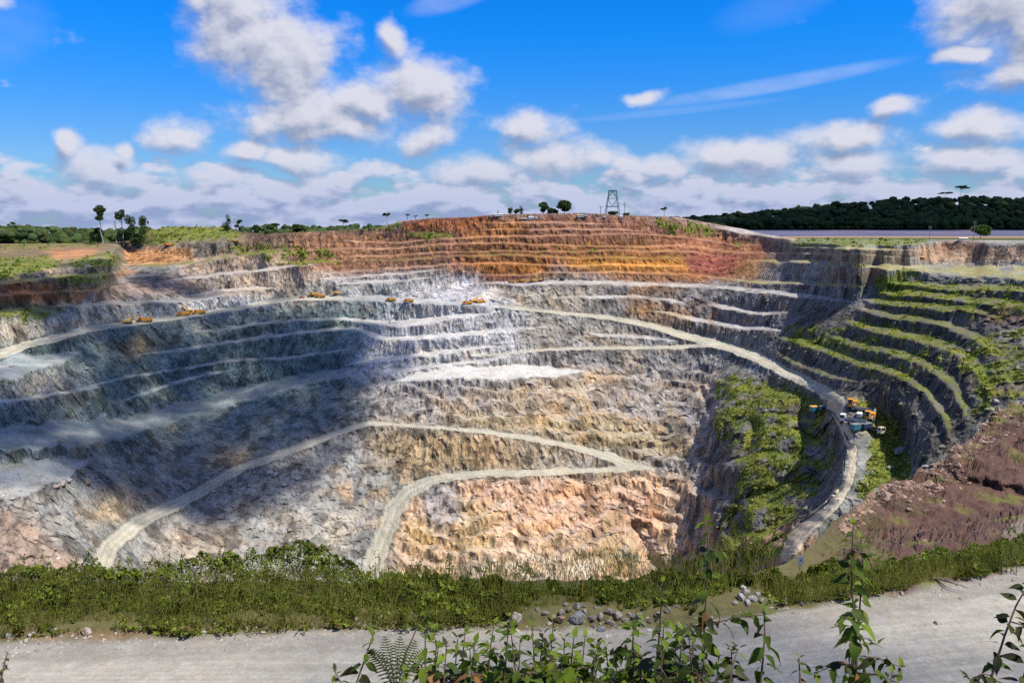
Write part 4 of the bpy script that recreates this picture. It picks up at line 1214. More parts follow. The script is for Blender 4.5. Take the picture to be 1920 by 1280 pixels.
# ---- plants growing on the benches, the old slopes and the land left of the pit
rg = np.random.default_rng(21)
gwm = sstep(.24, .52, GD * (.80 + .9 * gn2) * (1.15 - .30 * face)) * (1 - kmask['road']) * (1 - .9 * kmask['track'])
right_wall = (UU > 1430) & (VV < 760) & (VV > 505)
gwm = np.where(right_wall, gwm * kmask['grass'] * .8 + .5 * gwm * (gn2 > .25), gwm)
jj = np.where((gwm.ravel() > .45) & (np.abs(UU.ravel() - 960) < 1080))[0]
pick = jj[rg.integers(0, len(jj), 10500)]
Pc = np.stack([XG.ravel()[pick], YG.ravel()[pick], ZG.ravel()[pick]], 1)
dist = Pc[:, 1]
big = rg.uniform(0, 1, len(pick)) ** 4
rad = (.45 + 1.5 * big) * np.clip(dist / 600, .55, 1.5)
parts = []
for k in range(9):
    off = rg.normal(0, .5, Pc.shape) * rad[:, None] * np.array([1.15, 1.15, .7])
    off[:, 2] = np.abs(off[:, 2]) * 1.2
    shade = leaf_col(len(Pc), np.random.default_rng(5), (.13, .17, .026), .5, .7) * rg.uniform(.75, 1.2, (len(Pc), 1))
    parts.append(leaf_quads(Pc + off, rad * .95, shade, rg))
V, Fc, c = join(parts)
link('bench_shrubs', np_mesh('bench_shrubs', V, Fc, [M_LEAF], c), kind='stuff', label='low green scrub and grass covering the old benches', cat='scrub')

# ---- far forest: crowns massed together
M_FOREST, N, b = new_mat('forest_canopy')
at = N.n('ShaderNodeAttribute', attribute_name='Col')
gp = N.n('ShaderNodeNewGeometry').outputs['Position']
nz1 = N.noise(gp, .35, 4, .7)
N.put(b.inputs['Base Color'], N.mix(1.0, at.outputs['Color'], N.math('MULTIPLY_ADD', nz1, 2.2, -.1), 'MULTIPLY'))
b.inputs['Roughness'].default_value = .9
b.inputs['Specular IOR Level'].default_value = .1
bp = N.n('ShaderNodeBump')
bp.inputs['Strength'].default_value = 1
bp.inputs['Distance'].default_value = 3.0
N.put(bp.inputs['Height'], nz1)
N.put(b.inputs['Normal'], bp.outputs[0])


def crowns(P3, R, base, rg, geo=ICO2):
    parts = []
    S, Fc = geo
    for i, (p, r) in enumerate(zip(P3, R)):
        q = rg.uniform(0, 99, 3)
        d = 1 + .42 * fbm(S[:, 0] * 1.9 + q[0], S[:, 1] * 1.9 + q[1], S[:, 2] * 1.9 + q[2], 2)
        V = S * d[:, None] * np.array([r, r, r * rg.uniform(.6, .95)]) + p
        col = np.clip(np.array(base) * rg.uniform(.65, 1.45) * np.array([rg.uniform(.8, 1.35), 1, rg.uniform(.7, 1.2)]), .005, .3)
        parts.append((V, Fc, np.repeat(col[None], len(V), 0)))
    return join(parts)


rg = np.random.default_rng(31)
P3, R = [], []
for i in range(1500):
    Y = 2116 + 330 * rg.uniform() ** 1.3
    a = rg.uniform(.20, .80)
    u = CX + F * a
    hl = np.interp(u, [1150, 1290, 1400, 1500, 1600, 1680, 1750, 2000, 3400], [0, 6, 22, 38, 52, 62, 66, 64, 60])
    z = 1 + hl * sstep(2110, 2420, Y) * (1 if Y < 2420 else 1)
    tall = rg.uniform(12, 18) + (7 if rg.uniform() < .06 else 0)
    r = rg.uniform(6.5, 12)
    P3.append((a * Y, Y, z + tall))
    R.append(r)
    if Y < 2140:
        P3.append((a * Y + 4, Y - 2, z + 5))
        R.append(7)
V, Fc, c = crowns(P3, R, (.036, .058, .018), rg)
link('forest', np_mesh('forest', V, Fc, [M_FOREST], c, smooth=True), kind='stuff', label='dark rainforest on the far river bank', cat='forest')
P3, R = [], []
for i in range(1500):
    a = rg.uniform(-.95, -.10)
    u = CX + F * a
    Yr_ = np.interp(a, A, YG[0])
    Y = Yr_ + 60 + 700 * rg.uniform() ** 1.8
    if 250 < u < 460 and rg.uniform() < .5:
        continue
    tall = 13 + 7 * perlin(np.array([a * 14.]), np.array([Y / 200]), np.array([.5]))[0] + rg.uniform(-3, 4) + 5 * (u < 70) + 4 * (500 < u < 720)
    r = rg.uniform(4.5, 8)
    gz = 3 - .03 * max(0, Y - 1480)
    P3.append((a * Y, Y, gz + max(3, tall - r * .6)))
    R.append(r)
    if rg.uniform() < .4:
        P3.append((a * Y + 3, Y - 3, gz + 3))
        R.append(6)
V, Fc, c = crowns(P3, R, (.05, .078, .026), rg, ICO1)
link('forest', np_mesh('forest', V, Fc, [M_FOREST], c, smooth=True), kind='stuff', label='low dark forest on the horizon left of the pit', cat='forest')


# ================================================================ single trees on the skyline
def tube(path, radii, n=7):
    """tapered tube along a path"""
    path = np.array(path, float)
    V, Fc = [], []
    for i, (p, r) in enumerate(zip(path, radii)):
        d = path[min(i + 1, len(path) - 1)] - path[max(i - 1, 0)]
        d /= np.linalg.norm(d) + 1e-9
        ref = np.array([1., 0, 0]) if abs(d[0]) < .8 else np.array([0, 1., 0])
        s = np.cross(d, ref)
        s /= np.linalg.norm(s)
        t = np.cross(d, s)
        for k in range(n):
            an = 2 * math.pi * k / n
            V.append(p + (s * math.cos(an) + t * math.sin(an)) * r)
    for i in range(len(path) - 1):
        for k in range(n):
            Fc.append((i * n + k, i * n + (k + 1) % n, (i + 1) * n + (k + 1) % n, (i + 1) * n + k))
    return np.array(V), np.array(Fc)


M_BARK = paint('bark', (.16, .13, .10), .9, dirt=.5, dirt_col=(.26, .23, .19))
M_PALEBARK = paint('pale_bark', (.33, .30, .27), .9, dirt=.4, dirt_col=(.2, .18, .15))
M_TREE = leaf_mat('tree_leaves', (.04, .07, .02), attr=True, trans=.15)


def tree(label, u, vb, vt, Y, style, wpx, group='trees along the skyline', pale=False, seed=None, name='tree', base_col=(.045, .075, .022), cat='tree'):
    """a tree whose foot and top are seen at these heights; crown width in px"""
    rg = np.random.default_rng(int(u * 7 + vt) if seed is None else seed)
    foot = at_Y(u, vb, Y)
    top = at_Y(u, vt, Y)
    H = top[2] - foot[2]
    W = wpx / F * Y
    root = link(name, None, loc=tuple(foot), label=label, cat=cat, group=group)
    root.empty_display_size = 2
    lean = rg.normal(0, .02, 2) * H
    path = [np.array([0, 0, -3.0])]
    for k in range(1, 9):
        f = k / 8
        path.append(np.array([lean[0] * f + rg.normal(0, .012) * H, lean[1] * f, H * .93 * f]))
    r0 = max(.35, H * .016)
    trunk = [tube(path, np.linspace(r0, r0 * .3, len(path)))]
    blobs = []                                            # (centre, radius xy, radius z)
    if style == 'tall':
        for k in range(9):
            an = rg.uniform(0, 6.28)
            z = H * rg.uniform(.62, .96)
            rr = W * rg.uniform(.05, .36) * (1.25 - .5 * abs(z / H - .8) / .2)
            blobs.append((np.array([math.cos(an) * rr, math.sin(an) * rr, z]), W * rg.uniform(.17, .30), H * rg.uniform(.045, .075)))
    elif style == 'column':
        for k in range(11):
            an = rg.uniform(0, 6.28)
            z = H * rg.uniform(.12, .95)
            blobs.append((np.array([math.cos(an) * W * .22, math.sin(an) * W * .22, z]), W * rg.uniform(.28, .44), H * .11))
    elif style == 'round':
        for k in range(13):
            d = rg.normal(0, 1, 3)
            d /= np.linalg.norm(d)
            blobs.append((np.array([d[0] * W * .3, d[1] * W * .3, H * (.56 + .26 * d[2])]), W * rg.uniform(.2, .3), H * rg.uniform(.12, .18)))
    elif style == 'umbrella':
        for k in range(8):
            an = rg.uniform(0, 6.28)
            rr = rg.uniform(.1, .42) * W
            blobs.append((np.array([math.cos(an) * rr, math.sin(an) * rr, H * rg.uniform(.78, .95)]), W * rg.uniform(.13, .22), H * .055))
    elif style == 'sparse':
        for k in range(6):
            an = rg.uniform(0, 6.28)
            rr = rg.uniform(.15, .5) * W
            blobs.append((np.array([math.cos(an) * rr, math.sin(an) * rr, H * rg.uniform(.6, .97)]), W * rg.uniform(.07, .13), H * .045))
    elif style == 'bush':
        for k in range(9):
            an = rg.uniform(0, 6.28)
            rr = rg.uniform(0, .36) * W
            blobs.append((np.array([math.cos(an) * rr, math.sin(an) * rr, H * rg.uniform(.2, .75)]), W * rg.uniform(.18, .28), H * rg.uniform(.16, .26)))
    else:                                                 # bare
        for k in range(7):
            an = rg.uniform(0, 6.28)
            rr = rg.uniform(.2, .5) * W
            blobs.append((np.array([math.cos(an) * rr, math.sin(an) * rr, H * rg.uniform(.6, 1.0)]), 0, 0))
    for c, r, rz in blobs:
        z0 = max(H * .25, c[2] - H * rg.uniform(.12, .25))
        f = min(1, z0 / (H * .93))
        st = np.array([lean[0] * f, lean[1] * f, z0])
        mid = (st + c) / 2 + np.array([0, 0, -.02 * H])
        trunk.append(tube([st, mid, c], [r0 * .4, r0 * .28, r0 * .12], 5))
    Vt, Ft, k0 = [], [], 0
    for v_, f_ in trunk:
        Vt.append(v_)
        Ft.append(f_ + k0)
        k0 += len(v_)
    link('trunk', np_mesh('trunk', np.concatenate(Vt), np.concatenate(Ft), [M_PALEBARK if pale else M_BARK], smooth=True), root)
    if style != 'bare':
        pts, cl = [], []
        for c, r, rz in blobs:
            n = int(90 + 30 * min(8, r))
            d = rg.normal(0, 1, (n, 3))
            d /= np.linalg.norm(d, axis=1)[:, None]
            d *= rg.uniform(.35, 1.08, (n, 1)) ** .6
            pts.append(c + d * np.array([r, r, rz]))
            cl.append(leaf_col(n, rg, np.array(base_col) * rg.uniform(.7, 1.3), .4, .12))
        pts, cl = np.concatenate(pts), np.concatenate(cl)
        V, Fc, c = leaf_quads(pts, np.full(len(pts), max(.3, min(1.9, W * .11))), cl, rg)
        link('crown', np_mesh('crown', V, Fc, [M_TREE], c), root)
    return root


tree('tallest tree of the left cluster, bare pale trunk under a round high crown', 193, 458, 385, 985, 'tall', 26, pale=True)
tree('dead bare snag standing between two tall trees of the left cluster', 218, 458, 408, 985, 'bare', 12, pale=True)
tree('tall slim tree with a small ragged crown beside the dead snag', 232, 458, 390, 985, 'tall', 20, pale=True)
tree('dark leafy tree third from the right in the left cluster', 247, 460, 404, 985, 'column', 19)
tree('vine covered columnar tree at the right end of the left cluster', 267, 461, 405, 980, 'column', 17)
tree('thin crooked tree just right of the vine covered tree', 276, 456, 413, 990, 'sparse', 14)
tree('low dark bushy tree at the foot of the tallest left tree', 184, 460, 424, 990, 'round', 24)
tree('low dark bushy tree under the slim ragged tree', 233, 460, 428, 990, 'round', 22)
tree('low dark tree filling the foot of the vine covered tree', 257, 462, 436, 985, 'round', 26)
tree('columnar dark tree right of the green hill, left of a pair', 427, 452, 403, 990, 'column', 14)
tree('open branched tree of the pair right of the green hill', 444, 452, 406, 990, 'sparse', 26)
tree('low dark tree at the foot of the pair by the green hill', 450, 453, 432, 985, 'round', 30)
tree('small emergent tree with a flat top on the far left hill', 24, 440, 416, 1250, 'umbrella', 15)
tree('round small tree left of the flat topped tree on the skyline', 481, 440, 421, 1000, 'round', 16)
tree('flat topped spreading tree standing free on the left skyline', 520, 440, 418, 1000, 'umbrella', 22)
tree('dark bushy tree where the far treeline meets the bare rim', 558, 438, 420, 1000, 'round', 24)
tree('broad tree rising from the treeline above the pinkish benches', 645, 434, 411, 1010, 'umbrella', 20)
tree('lone palm like tree on the grassy rise', 726, 425, 399, 925, 'umbrella', 15, seed=4)
tree('leftmost of three tiny trees right of the lone palm like tree', 764, 414, 401, 910, 'umbrella', 11, seed=5)
tree('middle one of three tiny trees on the red rim', 779, 412, 404, 905, 'umbrella', 8, seed=6)
tree('rightmost of three tiny trees on the red rim', 801, 411, 402, 900, 'umbrella', 11, seed=8)
tree('small tree at the left end of the central rim trees', 957, 404, 387, 870, 'round', 10)
tree('small rounded tree next to the left end of the central rim trees', 968, 404, 389, 872, 'round', 12)
tree('slender tree beside the white cabins on the central rim', 978, 404, 385, 868, 'column', 8)
tree('bare grey little tree at the far left of the central rim', 934, 405, 393, 872, 'bare', 10)
tree('round dark tree on the central rim, smaller of two', 1019, 403, 377, 866, 'round', 20)
tree('low bush tree between the two round central trees', 1037, 403, 389, 866, 'bush', 24)
tree('largest round dark tree on the central rim', 1058, 402, 374, 862, 'round', 27)
tree('bare twiggy tree left of the green lattice tower', 1126, 402, 384, 862, 'bare', 12)
tree('bare forked tree right of the green lattice tower', 1171, 405, 375, 862, 'bare', 14)
tree('bush at the foot of the green lattice tower', 1150, 404, 394, 858, 'bush', 20)
tree('bush just right of the green lattice tower', 1174, 408, 398, 862, 'bush', 16)
tree('leaning lopsided small tree on the rim right of the tower', 1245, 409, 388, 880, 'umbrella', 16)
tree('low tree left of the river where the rim dips', 1345, 424, 414, 950, 'bush', 30)
tree('round bright green tree standing alone on the right bank', 1838, 449, 419, 905, 'round', 34, base_col=(.07, .125, .025))
tree('emergent tree sticking out above the far bank forest', 1801, 372, 347, 2330, 'umbrella', 24, seed=12)
tree('wide crowned tree on the crest of the far bank forest', 1771, 374, 360, 2330, 'umbrella', 30, seed=13)

# ================================================================ rocks
ORD = ['first', 'second', 'third', 'fourth', 'fifth', 'sixth', 'seventh', 'eighth', 'ninth', 'tenth', 'eleventh', 'twelfth', 'thirteenth', 'fourteenth', 'fifteenth', 'sixteenth', 'seventeenth', 'eighteenth', 'nineteenth', 'twentieth', 'twenty first', 'twenty second', 'twenty third', 'twenty fourth', 'twenty fifth', 'twenty sixth', 'twenty seventh', 'twenty eighth', 'twenty ninth', 'thirtieth']
def rock_shape(rg, sub=1, squash=(1, 1, 1)):
    S, Fc = (ICO1, ICO2)[sub - 1]
    V = S.copy()
    for _ in range(11):
        n = rg.normal(0, 1, 3)
        n /= np.linalg.norm(n)
        d = rg.uniform(.55, .88)
        pr = V @ n
        V = np.where((pr > d)[:, None], V - n * (pr - d)[:, None], V)
    V *= (1 + .05 * rg.normal(0, 1, (len(V), 1))) * np.array(squash)
    return V, Fc


rg = np.random.default_rng(77)
shapes = [rock_shape(rg, 1, rg.uniform(.6, 1.2, 3) * np.array([1, 1, .75])) for _ in range(10)]
oct_ = (np.array([(1, 0, 0), (-1, 0, 0), (0, 1, 0), (0, -1, 0), (0, 0, 1), (0, 0, -1.)]), np.array([(0, 2, 4), (2, 1, 4), (1, 3, 4), (3, 0, 4), (2, 0, 5), (1, 2, 5), (3, 1, 5), (0, 3, 5)]))
wgt = (kmask['pale'] + kmask['floor'] * .5 + kmask['palefloor'] * .15 + kmask['dust'] * .7 + .6 * rug + .25 * face * (1 - soil) + samp(poly_mask([(740, 560), (840, 525), (960, 540), (980, 580), (840, 575)], 6), UU, VV) * 1.6
       + samp(poly_mask([(380, 880), (560, 860), (560, 960), (480, 1000), (400, 960)], 10), UU, VV) * 1.5) * (1 - kmask['road']) * (np.abs(UU - 960) < 1000) * (VV > 470)
pr = np.cumsum(wgt.ravel().astype(float))
pick = np.searchsorted(pr, rg.uniform(0, pr[-1], 5200))
Pk = np.stack([XG.ravel()[pick], YG.ravel()[pick], ZG.ravel()[pick]], 1)
Ck = CC.reshape(-1, 3)[pick]
parts = []
for i in range(len(pick)):
    r = .35 + .55 * rg.exponential() * .8
    r = min(r, 2.2)
    S, Fc = oct_
    V = S * (1 + .35 * rg.normal(0, 1, (6, 1))) * np.array([r, r, r * .7])
    ang = rg.uniform(0, 6.28)
    V = np.stack([V[:, 0] * math.cos(ang) - V[:, 1] * math.sin(ang), V[:, 0] * math.sin(ang) + V[:, 1] * math.cos(ang), V[:, 2]], 1)
    k = np.clip(Ck[i] * rg.uniform(.8, 1.5) + rg.uniform(0, .06), .05, .6)
    parts.append((V + Pk[i], Fc, np.repeat(k[None], 6, 0)))
V, Fc, c = join(parts)
link('rock_debris', np_mesh('rock_debris', V, Fc, [M_ROCK], c), kind='stuff', label='loose blasted rock lying on benches and floors', cat='rubble')

# single boulders: on the pit floor and along the near road
M_BOULDER = rock_mat('boulder', .12, .35)
boulder_me = []
for i in range(8):
    V, Fc = rock_shape(rg, 2, rg.uniform(.7, 1.15, 3))
    boulder_me.append((V, Fc))


def boulder(label, p, size, col, squash=(1, 1, .8), rz=0., tilt=0., group=None, sink=.25, name='boulder', mat=None):
    rr = np.random.default_rng(int(abs(p[0] * 97 + p[1] * 31)) % 99999)
    V, Fc = boulder_me[rr.integers(8)]
    V = V * np.array(squash) * size * .5
    c = np.clip(.72 * np.array(col)[None] * (1 + .12 * rr.normal(0, 1, (len(V), 1))), .02, .8)
    return link(name, np_mesh('boulder', V, Fc, [mat or M_BOULDER], c), loc=(p[0], p[1], p[2] + size * squash[2] * .5 * (1 - 2 * sink)), rot=(tilt, 0, rz), label=label, cat='boulder', group=group)


for lab, u, v, s_, c in [
    ('leftmost pinkish slab on the pale pit floor', 104, 914, 20, (.45, .36, .31)), ('middle pinkish slab on the pale pit floor', 118, 910, 22, (.47, .39, .34)),
    ('pale grey block right of the pinkish slabs on the pit floor', 127, 902, 18, (.45, .45, .44)), ('flat tan block nearest the dark slope on the left floor', 162, 905, 24, (.46, .38, .31)),
    ('pale block above the rubble below the lower haul road', 505, 888, 18, (.5, .49, .48)), ('second pale block above the rubble below the lower haul road', 516, 893, 18, (.46, .45, .45)),
    ('white rock on the slope above the yard road', 1258, 571, 14, (.55, .52, .5)), ('white rock on the grassy right slope by the gully', 1868, 754, 16, (.5, .48, .45)),
    ('grey rock on the bright green flat below the yard', 1668, 878, 16, (.34, .32, .3)), ('dark rock beside the flat below the parked vehicles', 1690, 850, 26, (.3, .29, .28)),
    ('tan rock beside the hose by the yard road', 1559, 811, 9, (.5, .34, .25)), ('reddish post like rock beside the hose', 1573, 808, 8, (.42, .25, .2)),
]:
    p = pit_at(u, v)
    boulder(lab, p, s_ / F * p[1], c, (1.1, .9, .6), rg.uniform(0, 3), group='boulders in the pit', mat=M_ROCK)

# along the near road: a tall pale slab, two heaps of broken stone, stray stones
near_rocks = [('tall pale slab standing on end at the road edge', 965, 1172, 40, (.50, .45, .38), (.62, .5, 1.0), .3)]
heap = [(1036, 1158, 16), (1052, 1150, 20), (1068, 1146, 14), (1082, 1142, 16), (1050, 1163, 22), (1084, 1163, 34), (1072, 1168, 14), (1110, 1158, 18), (1125, 1152, 16), (1128, 1180, 20), (1112, 1172, 13), (1142, 1146, 18), (1158, 1150, 20),
        (1150, 1166, 15), (1172, 1158, 16), (1180, 1148, 14), (1195, 1152, 20), (1165, 1172, 12), (1096, 1148, 12), (1140, 1162, 14), (1204, 1168, 15), (1216, 1157, 16), (1120, 1140, 12), (1092, 1138, 13), (1235, 1148, 14), (1252, 1142, 18), (1268, 1136, 14), (1022, 1150, 15), (1008, 1144, 13), (1060, 1136, 11)]
heap_lab = {0: 'reddish block at the left end of the stone heap', 5: 'biggest dark grey block in the stone heap by the road', 9: 'blue grey block lying nearest the road below the stone heap', 4: 'reddish brown block on the left side of the stone heap', 16: 'blue grey block at the right end of the stone heap', 1: 'long block on top left of the stone heap'}
rank = {i: k for k, i in enumerate(sorted(range(len(heap)), key=lambda i: heap[i][0]))}
for i, (u, v, s_) in enumerate(heap):
    p = near_at(u, v)
    c = (.30, .20, .16) if i in (0, 4) else ((.225, .235, .245) if i in (9, 16, 5) else tuple(np.array((.235, .215, .19)) * rg.uniform(.65, 1.3)))
    boulder(heap_lab.get(i, ORD[rank[i]] + ' stone from the left in the heap between hedge and road'), p, s_ / F * p[1] * 1.2, c, (rg.uniform(.9, 1.3), 1, rg.uniform(.55, .85)), rg.uniform(0, 3), rg.normal(0, .25), 'stones heaped between hedge and road', rg.uniform(.28, .42))
bank_st = sorted([(1388, 1118, 22), (1398, 1106, 18), (1410, 1122, 20), (1420, 1112, 14), (1402, 1130, 15), (1378, 1128, 12), (1392, 1098, 14), (1428, 1126, 12)])
for i, (u, v, s_) in enumerate(bank_st):
    p = near_at(u, v)
    boulder(ORD[i] + ' pale stone from the left in the bank patch right of the heap', p, s_ / F * p[1] * 1.15, tuple(np.array((.40, .38, .35)) * rg.uniform(.75, 1.2)), (1, 1, .7), rg.uniform(0, 3), rg.normal(0, .3), 'stones in the bank right of the heap')
for lab, u, v, s_, c in [('pinkish block on the orange soil at the left road edge', 163, 1190, 20, (.46, .36, .29)), ('grey stone at the far left road edge', 14, 1192, 14, (.3, .31, .33)), ('white stone right of the grey stone at the left road edge', 56, 1194, 9, (.5, .48, .43)),
                         ('small white stone lying at the road edge left of centre', 712, 1162, 10, (.6, .57, .5)), ('small pale stone just right of the white stone', 726, 1163, 7, (.5, .47, .42)), ('dark stone at the edge of the hedge left of centre', 437, 1178, 13, (.25, .25, .25)),
                         ('flat pale stone on the road verge', 357, 1182, 10, (.5, .45, .38)), ('pale stone below the hedge near the pinkish block', 48, 1203, 11, (.5, .47, .4)), ('brown stone below the hedge left of centre', 497, 1178, 12, (.3, .24, .2)),
                         ('pale pebble on the verge above the road ripple', 160, 1199, 8, (.48, .46, .4)), ('pale stone at the verge right of the hedge rocks', 1500, 1130, 12, (.45, .4, .34)), ('low stone at the verge left of the fallen branch', 1690, 1112, 9, (.42, .37, .3)),
                         ('stone on the road below the fallen branch', 1755, 1168, 11, (.42, .41, .38)), ('pale slab in the grass bank right of the bare slab', 1470, 1128, 16, (.38, .35, .31))]:
    p = near_at(u, v)
    boulder(lab, p, s_ / F * p[1] * 1.2, c, (1.2, .9, .7), rg.uniform(0, 3), rg.normal(0, .2), 'stray stones along the road edge')
for lab, u, v, s_, c, sq, tl in near_rocks:
    p = near_at(u, v)
    boulder(lab, p, s_ / F * p[1] * 1.3, c, sq, .5, tl, 'stray stones along the road edge', .12)
# gravel scattered over the verge, and the broken edge of the brown ledge
parts = []
for i in range(3600):
    if i < 2200:
        u = rg.uniform(-60, 1980)
        v = np.interp(u, R_edge[:, 0], R_edge[:, 1]) + rg.normal(6, 12)
        r = .025 + .035 * rg.exponential()
        col = np.array((.30, .28, .245)) * rg.uniform(.6, 1.3)
    else:
        u = rg.uniform(1570, 1990)
        v = np.interp(u, E_pts[:, 0], E_pts[:, 1]) + 4 + abs(rg.normal(0, 38)) * (1 if u > 1700 else .5)
        r = .08 + .16 * rg.exponential()
        col = np.array((.22, .15, .11)) * rg.uniform(.6, 1.6)
    p = near_at(u, v)
    S, Fc = oct_
    V = S * (1 + .3 * rg.normal(0, 1, (6, 1))) * np.array([r, r, r * .7]) + p
    parts.append((V, Fc, np.repeat(np.clip(col, .03, .7)[None], 6, 0)))
V, Fc, c = join(parts)
link('verge_gravel', np_mesh('verge_gravel', V, Fc, [M_BOULDER], c), kind='stuff', label='gravel and broken stone on the road verge and ledge', cat='gravel')

# ================================================================ hedge between road and pit
rg = np.random.default_rng(91)
H_top = np.array([(-400, 1075), (-100, 1075), (0, 1072), (130, 1062), (220, 1066), (300, 1055), (380, 1045), (450, 1040), (520, 1028), (560, 1015), (600, 1016), (640, 1045), (690, 1072), (760, 1076), (850, 1080), (950, 1086), (1050, 1098), (1110, 1092), (1200, 1078), (1250, 1066), (1300, 1078),
                  (1400, 1080), (1500, 1072), (1560, 1052), (1620, 1058), (1680, 1044), (1740, 1040), (1800, 1028), (1860, 1022), (1920, 1000), (2000, 985), (2300, 930)], float)
H_bot = np.array([(-400, 1185), (0, 1180), (80, 1178), (140, 1168), (230, 1166), (300, 1176), (450, 1172), (640, 1165), (780, 1166), (900, 1160), (1000, 1145), (1080, 1132), (1200, 1136), (1300, 1140), (1380, 1098), (1430, 1105), (1470, 1130), (1600, 1112), (1750, 1090), (1920, 1052), (2300, 980)], float)
nl = 122000
u = rg.uniform(-260, 2300, nl)
vt = np.interp(u, H_top[:, 0], H_top[:, 1]) + 15 * perlin(u / 26, u * 0, u * 0 + .5) + 12 * perlin(u / 9, u * 0 + 3, u * 0 + .5)
vb = np.interp(u, H_bot[:, 0], H_bot[:, 1]) + 6 + 7 * sstep(1000, 800, u) + 7 * perlin(u / 40, u * 0 + 7, u * 0 + .5)
f = rg.uniform(0, 1, nl) ** 1.25
v = vt + (vb - vt) * f
ab, tb = dirs(u, vb)
Yb = (CAM_Z - 20.2) / tb                                      # foot of the hedge at the road
Yt = (CAM_Z - 20.2) / dirs(u, vt)[1]
depth = -.25 + .52 * (Yt - Yb) * (1 - f) ** .9                 # the face leans back towards the pit
lump = perlin(u / 30, v / 22, u * 0 + 1.5) * 1.3 + perlin(u / 11, v / 9, u * 0 + 5.5) * .7
Yl = np.minimum(Yb + depth - lump * .8 + np.abs(rg.normal(0, .35, nl)), (CAM_Z - 20.1) / dirs(u, v)[1] - .05)
aL, tL = dirs(u, v)
C = np.stack([aL * Yl, Yl, CAM_Z - tL * Yl], 1)
cl = leaf_col(nl, rg, (.105, .14, .02), .45, .55) * np.clip(1 + .8 * perlin(u / 60, v / 30, u * 0 + 9.5) + .5 * perlin(u / 16, v / 12, u * 0 + 3.5), .4, 1.8)[:, None]
dry = (rg.uniform(0, 1, nl) < .05 + .12 * sstep(.6, 1, f))
cl[dry] = np.array((.19, .13, .06)) * rg.uniform(.6, 1.2, (dry.sum(), 1))
V1, F1, c1 = leaf_quads(C, np.where(rg.uniform(0, 1, nl) < .2, .34, .17) * np.clip(1 + .7 * perlin(u / 40, v / 30, u * 0 + 6.5), .6, 1.6), cl, rg)
# grass blades at the foot
ng = 22000
u = rg.uniform(-260, 2300, ng)
v = np.interp(u, H_bot[:, 0], H_bot[:, 1]) + rg.uniform(-95, 6, ng) * np.where(u < 1450, 1, .4)
ab, tb = dirs(u, np.interp(u, H_bot[:, 0], H_bot[:, 1]))
Yg_ = (CAM_Z - 20.2) / tb - .5 + .045 * np.maximum(0, np.interp(u, H_bot[:, 0], H_bot[:, 1]) - v)
aL, tL = dirs(u, v)
C = np.stack([aL * Yg_, Yg_, CAM_Z - tL * Yg_], 1)
d = np.stack([rg.normal(0, .35, ng), rg.normal(0, .35, ng), np.ones(ng)], 1) * rg.uniform(.3, 1.0, (ng, 1))
sd = np.stack([np.full(ng, .018), np.zeros(ng), np.zeros(ng)], 1)
Vg = np.stack([C - sd, C + sd, C + d * .6 + sd * .7, C + d], 1).reshape(-1, 3)
cg = np.repeat(leaf_col(ng, rg, (.15, .165, .035), .4, .6), 4, 0)
V, Fc, c = join([(V1, F1, c1), (Vg, np.arange(ng * 4).reshape(ng, 4), cg)])
link('roadside_thicket', np_mesh('roadside_thicket', V, Fc, [M_LEAF], c), kind='stuff', label='dense green thicket along the pit edge of the road', cat='thicket')


# taller shrubs that stand out of the thicket
def shrub(label, u, v_foot, v_top, wpx, dens, Y=60.0, lean=0.0, col=(.11, .155, .024), name='shrub'):
    rg = np.random.default_rng(int(u * 3 + v_top))
    foot = at_Y(u, v_foot, Y)
    H = (v_foot - v_top) / F * Y * 1.12
    W = wpx / F * Y
    root = link(name, None, loc=tuple(foot), label=label, cat='shrub', group='shrubs standing out of the roadside thicket')
    st, pts = [], []
    ns = max(3, int(wpx / 9))
    for k in range(ns):
        x = rg.uniform(-.5, .5) * W
        h = H * rg.uniform(.6, 1.0) * (1 - .4 * (abs(x) / (W * .5)) ** 2)
        path = [np.array([x * .6, rg.normal(0, .2), -1.2]), np.array([x * .8 + lean * h * .3, rg.normal(0, .2), h * .45]), np.array([x + lean * h, rg.normal(0, .25), h])]
        st.append(tube(path, [.035, .025, .008], 5))
        n = int(dens * 26)
        t = rg.uniform(.12, 1.03, n)
        base = np.where(t[:, None] < .5, path[0] + (path[1] - path[0]) * (t[:, None] / .5), path[1] + (path[2] - path[1]) * ((t[:, None] - .5) / .5))
        pts.append(base + rg.normal(0, 1, (n, 3)) * .17 * np.clip(1.5 - t, .5, 1.2)[:, None])
    Vt, Ft, k0 = [], [], 0
    for v_, f_ in st:
        Vt.append(v_)
        Ft.append(f_ + k0)
        k0 += len(v_)
    link('stem', np_mesh('stem', np.concatenate(Vt), np.concatenate(Ft), [M_BARK], smooth=True), root)
    pts = np.concatenate(pts)
    V, Fc, c = leaf_quads(pts, np.full(len(pts), .2), leaf_col(len(pts), rg, col, .4, .4), rg)
    link('foliage', np_mesh('foliage', V, Fc, [M_LEAF], c), root)


